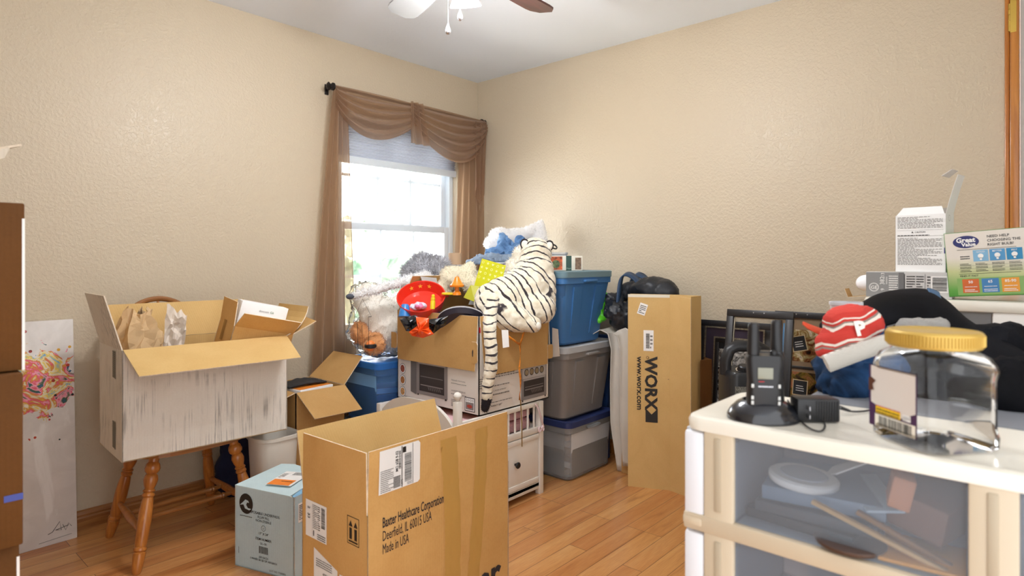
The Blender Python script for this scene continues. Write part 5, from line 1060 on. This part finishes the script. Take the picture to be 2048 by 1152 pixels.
# ------------------------------------------------------------------ near drawer cart
IVO = pm('ivory_cart_plastic', 'EDE8DA', .28, coat=.2); BEI = pm('beige_cart_frame', 'CDBDA3', .38); MILK = clearm('milky_side_plastic', 'F2F4F8', .5, .3); MILKP = pm('milky_white_plastic', 'E9ECF2', .35); DRC = clearm('frosted_drawer_plastic', 'EEF2F8', .06, .12)
KX, KB, KY0, KY1, KZ = -2.197, -1.940, -2.672, -3.46, .897
t = thing('drawer_cart', 'large white plastic drawer cart with frosted drawers, near right foreground', 'drawer cart', loc(((KX+KB)/2, (KY0+KY1)/2, 0)))
cxm, cym = (KX+KB)/2, (KY0+KY1)/2; hx, hy = (KB-KX)/2, (KY0-KY1)/2
m = MB(loc((cxm, cym, 0))); loft(m, [(KZ-.023, hx-.001, hy-.001, .03), (KZ-.010, hx, hy, .03), (KZ-.003, hx-.003, hy-.003, .029), (KZ, hx-.010, hy-.010, .026), (KZ-.0012, hx-.016, hy-.016, .022)], IVO, cap1=True); m.build('top', t)
ZS = [.875, .7365, .7085, .570, .542, .4035, .3755, .237, .209, .07]   # window tops and bottoms
m = MB(); m.b2((KX+.01, KY0-.002, .03), (KB-.004, KY0-.012, KZ-.022), MILK, r=.003); m.b2((KX+.01, KY1+.002, .03), (KB-.004, KY1+.012, KZ-.022), MILK, r=.003); m.b2((KB-.012, KY0-.01, .03), (KB-.006, KY1+.01, KZ-.022), MILK); m.build('shell', t)
m = MB()
for k in range(5):
    zt = ZS[2*k]; zb = ZS[2*k+1]; m.b2((KX+.003, KY0-.001, zb-.006), (KX+.04, KY0-.036, zt-.004), MILKP, r=.006)
m.build('corner_panel', t)
m = MB(); Y = (-2.707, -2.757, -3.056, -3.104, -3.40)
for ya, yb in ((-2.708, -2.757), (-3.056, -3.106), (-3.405, -3.455)):
    m.b2((KX+.002, ya, .03), (KX+.016, yb, KZ-.022), BEI, r=.003)
    for k in range(5): mid_ = (ya+yb)/2; m.b2((KX-.0005, mid_-.006, ZS[2*k+1]+.012), (KX+.004, mid_+.006, ZS[2*k]-.008), pm('beige_groove', 'B5A78F', .5), r=.002)
m.b2((KX+.001, KY0, .03), (KX+.018, KY1, .068), BEI, r=.003); m.build('front_stiles', t)
for k in range(4):
    za, zb = ZS[2*k+1], ZS[2*k+2]; m = MB(); m.b2((KX, KY0-.001, zb), (KX+.016, KY1+.001, za), BEI, r=.004); m.b2((KX-.001, KY0-.0005, zb+.008), (KX+.02, KY0-.034, za-.006), BEI, r=.003); m.build('front_rail', t)
for ya, yb in ((-2.757, -3.056), (-3.106, -3.405)):
    for k in range(5):
        zt, zb = ZS[2*k], ZS[2*k+1]; m = MB()
        m.b2((KX+.010, ya+.004, zb-.004), (KX+.0125, yb-.004, zt+.003), DRC); m.b2((KX+.012, ya, zb), (KB-.02, yb, zb+.003), DRC); m.b2((KX+.012, ya, zb), (KB-.02, ya-.0025, zt-.012), DRC); m.b2((KX+.012, yb+.0025, zb), (KB-.02, yb, zt-.012), DRC); m.b2((KB-.0225, yb, zb), (KB-.02, ya, zt-.012), DRC)
        m.build('drawer', t)
# what the top drawer holds
zb = ZS[1]+.0035
def inbox(name, lab, cat, c, size, mat, rot=0, rr_=.002, tilt=0):
    m = MB(loc(c) @ rz(rot) @ rx(tilt)); m.box((0, 0, size[2]/2), size, mat, r=rr_); return m.build(name, tag=(lab, cat))
inbox('folder', 'grey blue plastic case lying at the back left of the top drawer', 'case', (-2.06, -2.86, zb+.034), (.17, .17, .022), pm('grey_blue_case', '6F8296', .4), 8)
inbox('book', 'black book at the bottom left of the top drawer', 'book', (-2.07, -2.85, zb), (.19, .16, .016), pm('black_book', '24262B', .5), -5); inbox('book', 'charcoal book lying on the black book in the top drawer', 'book', (-2.07, -2.86, zb+.0165), (.18, .17, .016), pm('charcoal_book', '3C4148', .5), 3)
m = MB(loc((-2.105, -2.835, zb+.0575)) @ rx(4)); m.lathe([(.050, 0), (.052, .004), (.052, .010), (.048, .013)], pm('white_pad', 'E3E3E1', .6), None, 36); m.lathe([(.036, .0135), (.034, .0150)], pm('pad_print', 'B9BEC6', .6), None, 30); m.build('round_tin', tag=('flat round pale tin on top of the cases in the top drawer', 'tin'))
m = MB(loc((-2.03, -2.88, zb+.075)) @ rx(-28) @ rz(20)); m.slab([(-.035, -.03, 0), (.03, -.035, 0), (.038, .02, 0), (-.01, .035, 0), (-.04, .02, 0)], .002, WHITE); m.build('paper_note', tag=('white torn card lying in the back of the top drawer', 'card'))
inbox('sticker_sheet', 'pale blue printed sheet between the round tin and the brown boxes', 'sheet', (-2.07, -2.925, zb+.052), (.16, .05, .004), pm('pale_blue_sheet', 'A9BCCB', .5), 24, tilt=-6)
inbox('medicine_box', 'brown box at the right end of the top drawer', 'box', (-2.06, -3.005, zb+.028), (.15, .075, .05), pm('brown_small_box', '6E4A38', .6), -14, tilt=10); inbox('medicine_box', 'orange tan box standing among the dark boxes in the top drawer', 'box', (-2.11, -2.965, zb+.06), (.06, .028, .045), pm('orange_tan_box', 'C27F55', .5), 12, tilt=12)
inbox('wooden_ruler', 'long wooden ruler slanting across the top drawer', 'ruler', (-2.165, -2.955, zb+.022), (.010, .19, .006), pm('pale_ruler_wood', 'C9A26A', .5), -2, .001, tilt=16); inbox('wooden_ruler', 'second darker wooden strip behind the ruler in the top drawer', 'ruler', (-2.145, -2.985, zb+.018), (.010, .14, .006), pm('dark_ruler_wood', '9A6B35', .5), -2, .001, tilt=20)
inbox('envelope', 'orange yellow envelope at the bottom right of the top drawer', 'envelope', (-2.13, -3.0, zb), (.10, .10, .006), pm('orange_envelope', 'E09A2C', .6), 5); m = MB(loc((-2.16, -2.915, zb+.002))); m.lathe([(.045, 0), (.047, .003), (.047, .006), (.043, .007)], pm('brown_lid', '4A362C', .4), None, 30); m.build('coaster', tag=('dark brown round coaster lying flat at the front of the top drawer', 'coaster'))
m = MB(loc((-2.10, -2.87, ZS[3]+.004)) @ rz(20)); m.box((0, 0, .02), (.08, .10, .04), pm('dark_grey_pouch', '4A4E55', .6), r=.006); m.build('pouch', tag=('dark grey pouch in the second drawer of the cart', 'pouch'))
# ---- walkie talkies on their charger
c = ONZ(1526, 836, KZ); RX = loc(c) @ rz(-58)
t = thing('radio_charger', 'black round desk charger base at the left end of the drawer cart', 'charger', RX)
m = MB(RX); m.lathe([(.056, 0), (.056, .006), (.050, .016), (.040, .026), (.032, .030), (.028, .026)], pm('glossy_black', '1A1C22', .22, coat=.6), Matrix.Diagonal((1.0, .86, 1, 1)), 40); m.build('base', t)
for (dx_, dy_, lab, nm, rot) in ((-.002, -.014, 'black walkie talkie in the front slot of the charger, facing the room', 0, 0), (.010, .020, 'black walkie talkie in the rear slot of the charger, behind the first', 1, 180)):
    X = RX @ loc((dx_, dy_, .014)) @ rz(rot) @ rx(3); r_ = thing('walkie_talkie', lab, 'walkie talkie', X)
    m = MB(X); loft(m, [(0, .024, .012, .008), (.01, .027, .0145, .010), (.05, .025, .014, .010), (.085, .028, .0145, .010), (.092, .026, .013, .009)], BLACKP, cap1=True); m.build('body', r_)
    m = MB(X); m.lathe([(.0095, .088), (.0095, .10), (.0085, .135), (.0085, .139), (.006, .143)], BLACKP, loc((-.017, 0, 0)), 14); m.build('antenna', r_)
    F_ = X @ frame((0, -.0148, 0), (1, 0, 0), (0, 0, 1))
    m = MB(F_); m.b2((-.013, .056, 0), (.010, .074, .001), pm('lcd_grey', '8D8E7E', .2), r=.0004); m.build('screen', r_)
    m = MB(F_); m.rect(-.012, .0515, -.003, .0525, pm('red_print', 'C8252E'), z=.0012); m.lines(-.012, .043, .010, .047, 1, STEEL, z=.0012, fill=.6); m.build('printing', r_)
    for sx_ in (-.0205, .0195):
        for z_ in (.018, .026, .045):
            m = MB(F_); m.box((sx_, z_, .0008), (.004, .006, .0016), pm('pale_button', 'C9CBC8', .4), r=.0006); m.build('button', r_)
    m = MB(X); m.lathe([(.006, .090), (.006, .098), (.005, .099)], BLACKP, loc((.014, 0, 0)), 12); m.build('knob', r_)
# adapter and cables
c = ONZ(1641, 846, KZ); AX = loc(c+Vector((.012, .012, 0))) @ rz(-52); t = thing('power_adapter', 'black plug in power adapter lying beside the radio charger', 'power adapter', AX)
m = MB(AX); m.box((0, 0, .019), (.066, .034, .037), BLACKP, r=.004)
for k in range(9): m.box((-.004+k*.004, -.0172, .019), (.0015, .001, .030), pm('rib_black', '0E0E10', .6))
m.build('housing', t)
for z_ in (.012, .025): m = MB(AX); m.b2((-.020, -.030, z_-.003), (-.0185, -.016, z_+.003), STEEL); m.build('prong', t)
def cable(px_pts, z, r, label, nm='power_cable'):
    ctrl = [ONZ(x, y, KZ+z_) for x, y, z_ in px_pts]; pts = []
    for i in range(len(ctrl)-1):
        p0, p1, p2, p3 = ctrl[max(0, i-1)], ctrl[i], ctrl[i+1], ctrl[min(len(ctrl)-1, i+2)]
        for k in range(8):
            u = k/8; pts.append(.5*((2*p1)+(p2-p0)*u+(2*p0-5*p1+4*p2-p3)*u*u+(3*p1-p0-3*p2+p3)*u**3))
    m = MB(); m.tube(pts+[ctrl[-1]], r, BLACKP, 7); m.build(nm, tag=(label, 'cable'))
cable([(1575, 800, .022), (1584, 815, .010), (1600, 840, .002), (1622, 858, .002), (1643, 862, .002), (1650, 850, .002), (1640, 838, .003), (1622, 828, .008)], 0, .0013, 'thin black cable looping from the radio charger to the power adapter')
cable([(1682, 817, .008), (1694, 820, .006), (1705, 823, .003), (1730, 822, .002), (1762, 815, .002)], 0, .0016, 'black cable running from the power adapter toward the denim bag')
m = MB(); a, b_ = ONZ(1680, 815, KZ+.010), ONZ(1700, 822, KZ+.004); m.tube([a, b_], [.0035, .0022], BLACKP, 10); m.build('cable_plug', tag=('black cable plug beside the power adapter on the cart', 'plug'))
# ---- big plastic jar with gold lid
JX = loc((-2.115, -3.010, KZ)) @ rz(-40); t = thing('plastic_jar', 'large empty clear plastic jar with a gold lid and torn purple label', 'jar', JX)
JP = clearm('jar_plastic', 'FFFFFF', .01, .05, 1.32); m = MB(JX); hh = .0585
def jsec(z, s, q): return z, s, q
secs = [(.0008, hh*.90, .022), (.006, hh, .024), (.020, hh*1.01, .024), (.028, hh*.975, .024), (.095, hh*.975, .024), (.104, hh*1.01, .024), (.113, hh*1.0, .026), (.124, hh*.94, .030), (.131, hh*.86, .045), (.134, .0515, .0505)]
loft(m, [(z, s, s, r) for z, s, r in secs]+[(.140, .0505, .0505, .050)], JP, cap0=True)
m.build('jar_body', t)
m = MB(JX); m.lathe([(.0555, .136), (.0575, .139), (.0575, .156), (.055, .1585), (.051, .159), (.049, .1578), (.001, .1578)], pm('gold_lid_plastic', 'C9A650', .35, .35), None, 56, cap=False)
for k in range(90):
    a = 2*PI*k/90; m.box((.0578*math.cos(a), .0578*math.sin(a), .147), (.0012, .0018, .014), pm('gold_lid_plastic', 'C9A650'), None)
m.build('lid', t)
m = MB(JX @ frame((-hh*.98-.0006, .052, .016), (0, -1, 0), (0, 0, 1)) @ loc((-.0, 0, 0)))
PUR = pm('purple_label', '4A2A4E', .4); m.rect(.0, 0, .088, .088, PUR, z=0); m.poly([(.004, .034, .0004), (.03, .026, .0004), (.06, .022, .0004), (.086, .034, .0004), (.086, .087, .0004), (.004, .087, .0004)], pm('torn_label_white', 'D8CFC6', .6))
m.rect(.014, .020, .060, .030, pm('yellow_print', 'EFC31E', .5), z=.0008); m.lines(.016, .021, .058, .029, 2, INK, z=.0011); m.lines(.015, .030, .06, .033, 1, pm('red_print', 'C8252E'), z=.0012); m.rect(.064, .021, .078, .029, WHITE, z=.0008); m.lines(.065, .022, .077, .028, 4, INK, z=.001)
m.rect(.012, .002, .084, .018, pm('label_cream', 'EDE6D6', .6), z=.0008) if 0 else m.rect(.012, .001, .086, .0185, pm('label_cream', 'EDE6D6', .6), z=.0006); m.bars(.020, .003, .080, .017, INK, z=.001, seed=12)
m.poly([(.0, .05, .001), (.010, .052, .001), (.008, .06, .001), (.014, .066, .001), (.006, .07, .001), (0, .068, .001)], pm('nut_brown_print', '5A3320', .5)); m.build('label', t)
# ---- hidden support behind the cart, bag and hats
m = MB(); m.b2((-1.93, -3.45, 0), (-1.45, -2.79, .885), pm('grey_storage_chest', '7B7E84', .5), r=.01); m.b2((-1.935, -3.455, .885), (-1.445, -2.785, .896), pm('grey_storage_chest', '7B7E84'), r=.004); m.build('storage_chest', tag=('grey storage chest behind the drawer cart carrying the dark denim bag', 'chest'))
def clothm(name, c1, c2, sc=5):
    s = N(name); s.l(s.ramp(s.noise(sc, 4, .8), [(.35, c1), (.65, c2)]), s.b.inputs['Base Color']); s.b.inputs['Roughness'].default_value = .75; s.b.inputs['Specular IOR Level'].default_value = .12; s.bump(s.noise(420, 2), .35, .0008); MATS[name] = s.m; return s.m
DNM = clothm('dark_blue_denim', '0D1828', '2A4D78', 11); BLD = clothm('black_canvas', '09090C', '131419')
t = thing('denim_bag', 'slouchy dark denim and black bag behind the gold lidded jar', 'bag', loc((-1.8, -3.0, KZ)))
zq = KZ+.004
def pz(px, py, d, dz=0): q = P(px, py, d); return q
m = MB(); m.blob([(P(1700, 740, 1.25), (.065, .07, .055)), (P(1690, 770, 1.19), (.05, .05, .035)), (P(1730, 690, 1.30), (.06, .06, .06)), (P(1760, 750, 1.2), (.06, .05, .05))], .0075, DNM, (.016, 16, 1), 3); m.build('denim_pocket', t)
m = MB(); m.blob([(P(1820, 730, 1.36), (.12, .11, .085)), (P(1940, 740, 1.32), (.13, .11, .085)), (P(2010, 775, 1.12), (.10, .09, .06)), (P(2090, 800, 1.10), (.1, .1, .07)), (P(1880, 780, 1.22), (.12, .07, .045)), (P(2000, 700, 1.3), (.09, .08, .06))], .009, BLD, (.016, 14, 1), 3); m.build('black_body', t)
out = [(1640, 690, 1.34), (1672, 652, 1.40), (1705, 620, 1.44), (1755, 590, 1.46), (1815, 579, 1.46), (1860, 582, 1.45), (1895, 604, 1.42), (1935, 640, 1.36), (1990, 672, 1.28), (2060, 712, 1.18)]
inn = [(1668, 712, 1.30), (1700, 690, 1.32), (1730, 668, 1.32), (1775, 650, 1.32), (1825, 640, 1.32), (1860, 648, 1.31), (1890, 672, 1.29), (1930, 700, 1.25), (1985, 730, 1.18), (2060, 765, 1.10)]
def spl(pp, u):
    x = u*(len(pp)-1); i = min(int(x), len(pp)-2); f = x-i; p0, p1, p2, p3 = [P(*pp[k]) for k in (max(0, i-1), i, i+1, min(len(pp)-1, i+2))]
    return .5*((2*p1)+(p2-p0)*f+(2*p0-5*p1+4*p2-p3)*f*f+(3*p1-p0-3*p2+p3)*f**3)
m = MB(); m.grid(lambda u, v: spl(out, u).lerp(spl(inn, u), v)+Vector((0, 0, .010*math.sin(v*PI)))-FW*.012*math.sin(v*PI), 60, 12, BLD); m.build('opening_flap', t, solid=.005)
m = MB(); m.grid(lambda u, v: spl(out, .53+.07*u).lerp(spl(inn, .53+.07*u), -.02+.38*v)-FW*(.006+.012*math.sin(PI*max(0, v*.38)))+Vector((0, 0, .003)), 8, 8, pm('blue_webbing', '3E6488', .5)); m.build('webbing_loop', t, solid=.003)
m = MB(); a = ONZ(2018, 812, KZ+.05); m.ell(a, .001, STEEL) if 0 else None
# cap
t = thing('baseball_cap', 'black cap with an orange red brim lying on the denim bag', 'cap', loc(P(1660, 668, 1.28)))
m = MB(); m.blob([(P(1690, 655, 1.32), (.045, .05, .028)), (P(1712, 640, 1.36), (.045, .05, .03))], .007, BLD, (.004, 20)); m.build('crown', t)
m = MB(); A_, B_, C_, D_ = P(1606, 650, 1.25), P(1655, 662, 1.32), P(1660, 676, 1.24), P(1632, 668, 1.22)
m.grid(lambda u, v: (A_.lerp(B_, u)).lerp((A_.lerp(D_, min(1, u*1.4))).lerp(C_, max(0, u*1.4-.4)/1), v)+Vector((0, 0, .006*math.sin(PI*v))), 14, 8, pm('orange_red_brim', 'E2512A', .6)); m.build('brim', t, solid=.003)
# knit beanie with P
def beaniem():
    s = N('red_white_fair_isle_knit'); co = s.co(); sx_ = s.n('ShaderNodeSeparateXYZ'); s.l(co, sx_.inputs[0])
    z = s.math('ADD', sx_.outputs[2], s.math('MULTIPLY', s.noise(22, 1, 0), .012)); 
    zz = s.math('ADD', s.math('MULTIPLY', z, 9.8), s.math('MULTIPLY', s.math('PINGPONG', s.math('MULTIPLY', s.math('SUBTRACT', sx_.outputs[0], sx_.outputs[1]), 34), 1), .055))
    c = s.ramp(zz, [(.0, 'DAD3C8'), (.17, 'E9E2D8'), (.20, 'C63A30'), (.29, 'C63A30'), (.31, '8D8178'), (.34, 'C63A30'), (.37, 'EADFD2'), (.42, 'C63A30'), (.62, 'C63A30'), (.64, 'EADFD2'), (.69, '8D8178'), (.72, 'C63A30'), (.77, 'EADFD2'), (.80, 'C63A30'), (.9, 'D0453A')])
    s.t.nodes[-1]; c.node.color_ramp.interpolation = 'CONSTANT'
    s.l(c, s.b.inputs['Base Color']); s.b.inputs['Roughness'].default_value = .95; w = s.n('ShaderNodeTexWave', wave_type='BANDS', bands_direction='Z'); w.inputs['Scale'].default_value = 120; s.l(co, w.inputs['Vector']); s.bump(w.outputs['Fac'], .5, .0015); return s.m
BO = P(1712, 712, 1.15); t = thing('knit_hat', 'red and white patterned knit hat with a letter P lying on the bag', 'knit hat', loc(BO) @ rz(-50) @ ry(-14))
BXm = t.matrix_basis.copy(); BM = beaniem(); m = MB(BXm)
m.blob([((0, .02, .035), (.060, .035, .030)), ((.01, .02, .065), (.048, .032, .030)), ((.045, .02, .050), (.03, .03, .03)), ((-.03, .02, .02), (.034, .03, .018))], .005, BM, (.004, 25)); m.build('knit_body', t)
m = MB(BXm @ frame((.0, -.019, .040), (1, 0, -.10), (0, .25, 1))); m.text('P', .002, .002, .036, pm('knit_white', 'F0E9DE', .95), bold=.05, z=.0) 
m.build('letter', t)
m = MB(BXm); m.tube([(-.062+.122*u/24, -.012-.006*math.sin(PI*u/24), .006+.012*math.sin(u/24*PI*.6)-.004) for u in range(25)], .013, knitm('grey_white_knit', 'EFEAE0', 'BFB9AE', 160), 10, flat=1.3); m.build('cuff', t)
m = MB(); m.blob([(P(1815, 655, 1.22), P(1880, 652, 1.20), .020, .016), (P(1840, 660, 1.2), .022)], .005, knitm('grey_rib_knit', 'B9B6B0', '8F8C88', 150), (.004, 30)); m.build('knit_glove', tag=('grey ribbed knit piece showing above the gold jar lid', 'knitwear'))
# ------------------------------------------------------------------ tall white cabinet at the far right
CX, CZ = -1.0, 1.04; t = thing('drawer_cart', 'taller white plastic drawer cart at the far right holding the bulb boxes', 'drawer cart', loc((-.78, -2.97, 0)))
m = MB(); m.b2((CX-.006, -3.27, CZ-.032), (-.55, -2.692, CZ), IVO, r=.008); m.build('top', t)
m = MB(); m.b2((CX+.01, -3.255, .02), (-.56, -3.245, CZ-.03), MILK); m.b2((CX+.01, -2.715, .02), (-.56, -2.705, CZ-.03), MILK); m.b2((-.57, -3.25, .02), (-.56, -2.71, CZ-.03), MILK); m.b2((CX+.01, -3.25, .02), (-.56, -2.71, .04), MILK); m.build('shell', t)
for ya, yb in ((-2.705, -2.745), (-3.005, -3.265)):
    m = MB(); m.b2((CX, yb, .02), (CX+.03, ya, CZ-.03), pm('cabinet_stile_plastic', 'EDEAE4', .35), r=.006); m.build('front_stile', t)
for k in range(4):
    z1_ = CZ-.036-k*.245; m = MB(); m.b2((CX+.006, -3.002, z1_-.225), (CX+.010, -2.748, z1_), DRC); m.b2((CX+.006, -3.002, z1_-.225), (-.6, -2.748, z1_-.221), DRC); m.build('drawer', t)
    if k < 3: m = MB(); m.b2((CX, -3.005, z1_-.244), (CX+.02, -2.745, z1_-.228), IVO, r=.003); m.build('front_rail', t)
for k in range(3):
    m = MB(loc((-.78, -2.86, CZ-.256-k*.245)) @ rz(k*9-6)); m.box((0, 0, .05), (.30, .20, .09), pm(('blue_grey_pack', 'dark_navy_pack', 'grey_pack')[k], ('8A97AB', '2C3550', '8B8B90')[k], .6), r=.01); m.build('packet', tag=(('blue grey packet in the top drawer of the taller cart', 'dark navy packet in the second drawer of the taller cart', 'grey packet in the third drawer of the taller cart')[k], 'packet'))
# GE bulb box
g0, g1 = -2.692, -2.912; GX = loc((-.945, (g0+g1)/2, CZ+.0005)); GL = g0-g1
t = thing('bulb_carton', 'grey long light bulb carton lying on the taller cart under the white box', 'box', GX)
GRYB = pm('grey_carton_print', '8F8F8E', .4); m = MB(GX); m.box((0, 0, .039), (.07, GL, .077), pm('pale_carton', 'D8D6D2', .5), r=.001); m.build('carton', t)
X = GX @ frame((-.035, GL/2, 0), (0, -1, 0), (0, 0, 1)); m = MB(X); m.rect(.0005, .0005, .088, .0765, GRYB, z=.0006); m.rect(.088, .0005, .102, .0765, pm('carton_dark_band', '6F6F70', .4), z=.0006); m.rect(.102, .0005, GL-.001, .0765, pm('carton_light_panel', 'C9C7C4', .45), z=.0006)
m.ring(.022, .030, .0135, .0012, WHITE, z=.001); m.ring(.022, .030, .0115, .0008, WHITE, z=.001); m.text('GE', .022, .0245, .0145, WHITE, z=.001, align='C', bold=.01)
m.text('382', .050, .038, .017, WHITE, rot=90, z=.001); m.text('13', .050, .062, .013, WHITE, rot=90, z=.001); m.text('9', .050, .020, .014, WHITE, rot=90, z=.001); m.text('lumens', .058, .04, .008, WHITE, rot=90, z=.001)
m.lines(.062, .008, .086, .07, 9, WHITE, z=.001, seed=3); m.rect(.102, .004, .104, .072, INK, z=.001); m.lines(.108, .01, .13, .07, 8, INK, z=.001, seed=7); m.lines(.133, .01, .152, .07, 8, INK, z=.001, seed=8); m.rect(.1545, .004, .1555, .072, INK, z=.001); m.lines(.160, .01, .168, .07, 7, INK, z=.001)
m.rect(.170, .018, .212, .066, WHITE, z=.001); m.bars(.173, .022, .208, .063, INK, z=.0014, seed=9, vert=True); m.build('printing', t)
m = MB(GX @ loc((0, GL/2, 0))); m.slab([(-.034, 0, .002), (.034, 0, .002), (.03, .052, -.004), (-.03, .052, -.004)], .001, CARD, EDGE); m.slab([(-.03, .052, -.004), (.03, .052, -.004), (.028, .062, .022), (-.028, .062, .022)], .001, CARD, EDGE); m.build('end_flap', t)
m = MB(loc((-.955, g0+.004, CZ+.042))); m.ell((0, 0, 0), (.026, .030, .026), pm('white_bulb_plastic', 'F4F4F6', .25)); m.build('light_bulb', tag=('white light bulb poking out of the grey bulb carton', 'light bulb'))
# white open box on it
WX_ = loc((-.930, -2.838, CZ+.0785)) @ rz(-99); t = carton('product_carton', 'white printed caution box standing open on the grey bulb carton', 'box', WX_, .131, .075, .172, pm('white_glossy_card', 'EEEDEA', .4), pm('grey_inside_card', 'B5ADA2', .7), [('-y', 52, .030, .012), ('+x', 101, .115, .003, 6), ('+y', 100, .022, .004)], th=.0008, edge=WHITE)
X = faceT(WX_, .131, .075, '-y'); m = MB(X); m.lines(.006, .132, .124, .168, 9, GREYINK, seed=20, fill=.42, z=.001); m.text('\u25b2 CAUTION' if 0 else 'CAUTION', .066, .1175, .0062, INK, align='C', z=.001, bold=.01); m.poly([(.043, .1175, .001), (.049, .1175, .001), (.046, .1225, .001)], INK)
m.rect(.005, .108, .126, .1085, GREYINK, z=.001); m.rect(.005, .1255, .126, .126, GREYINK, z=.001); m.lines(.006, .109, .09, .114, 1, INK, seed=5, z=.001); m.lines(.006, .022, .122, .105, 22, GREYINK, seed=22, fill=.42, z=.001); m.rect(.127, .055, .131, .072, pm('violet_spot', '4A3F8C', .5), z=.001); m.build('printing', t)
X = faceT(WX_, .131, .075, '+x'); m = MB(X); m.ring(.03, .160, .009, .0008, GREYINK, z=.001); m.build('printing', t)
m = MB(faceT(WX_, .131, .075, '+x') @ loc((0, .172, 0)) @ rx(-12)); m.slab([(.003, .110, .012), (.072, .110, .012), (.066, .122, .040), (.008, .122, .040)], .0008, WHITE); m.build('tuck_flap', t)
# great value box
GV = loc((-.955, -2.995, CZ+.001)); X0 = frame((-.985, -2.906, CZ+.0075), (0, -1, 0), (0, 0, 1)) @ rz(4.2); GW, GH = .195, .184
t = thing('bulb_carton', 'green and white light bulb carton with a navy oval logo, tilted on the cart corner', 'box', loc((-.955, -3.0, CZ)))
m = MB(X0); m.b2((0, 0, -.07), (GW, GH, 0), pm('green_carton_side', '4E8A3E', .4), r=.001); m.build('carton', t)
gm = N('green_fade_print'); tcn = gm.n('ShaderNodeTexCoord'); sp_ = gm.n('ShaderNodeSeparateXYZ'); gm.l(tcn.outputs['Object'], sp_.inputs[0]); gm.l(gm.ramp(gm.math('MULTIPLY', sp_.outputs[2], 5.2), [(.0, '3E8A2E'), (.14, '5FA044'), (.42, 'C3C98F'), (.62, 'E0D8CC')]), gm.b.inputs['Base Color']); gm.b.inputs['Roughness'].default_value = .35
m = MB(X0); m.rect(.0015, .0015, GW-.0015, GH-.0015, gm.m, z=.0008)
NAVYP = pm('navy_oval', '1F2466', .35); m.disc(.050, .155, .030, NAVYP, z=.0012, r2=.0175, n=36); m.text('Great', .050, .154, .0185, WHITE, align='C', bold=.035, z=.0016); m.text('Value', .056, .1425, .0145, WHITE, align='C', bold=.035, z=.0016)
for i, s_ in enumerate(('NEED HELP', 'CHOOSING THE', 'RIGHT BULB?')): m.text(s_, .098, .163-i*.0115, .0098, INK, z=.0014, bold=.012)
m.rect(.028, .1325, .160, .1335, INK, z=.0014)
for i, (c_, tt) in enumerate((('7FB2D2', 'GOOD'), ('4C93C4', 'BETTER'), ('1E83B4', 'BEST'))):
    x = .064+i*.037; m.rect(x, .098, x+.034, .130, pm('bulb_tile_%d' % i, c_, .4), z=.0014); m.text(tt, x+.017, .1225, .0062, WHITE, align='C', z=.002, bold=.01); m.disc(x+.017, .113, .0065, WHITE, z=.002); m.rect(x+.0145, .1015, x+.0195, .108, WHITE, z=.002)
m.lines(.034, .106, .056, .118, 2, INK, z=.0014, seed=3)
for i, y in enumerate((.088, .079, .070)): m.lines(.032, y, .058, y+.007, 2, INK, z=.0014, seed=i); m.rect(.028, y-.001, .170, y-.0006, GREYINK, z=.0014); [m.lines(.068+j*.037, y, .095+j*.037, y+.007, 2, INK, z=.0014, seed=i*3+j) for j in range(3)]
m.rect(.028, .0635, .165, .0645, INK, z=.0014); m.text('FIND IT FAST', .030, .0555, .0072, INK, z=.0014, bold=.01); m.rect(.022, .004, .176, .052, pm('pale_green_panel', '86AE62', .4), z=.0011)
for i, (c_, a_) in enumerate((('D2672A', '50'), ('3F7FB5', '65'), ('E79A2C', '85-90'))):
    x = .034+i*.044; m.rect(x, .010, x+.038, .049, pm('watt_tile_%d' % i, c_, .4), z=.0014); m.text(a_, x+.019, .037, .0105, WHITE, align='C', z=.002, bold=.02); m.lines(x+.005, .026, x+.033, .030, 1, WHITE, z=.002); m.lines(x+.004, .013, x+.034, .022, 2, WHITE, z=.002, seed=i)
m.build('printing', t)
# white deli cup
c = P(1692, 600, 1.25); m = MB(loc((c.x, c.y, .8965))); m.lathe([(.021, 0), (.029, .165), (.031, .166), (.031, .172), (.0285, .172), (.020, .004)], clearm('milky_cup_plastic', 'E9ECF0', .55, .3), None, 30, cap=False); m.build('plastic_cup', tag=('milky white plastic cup standing behind the orange brimmed cap', 'cup'))
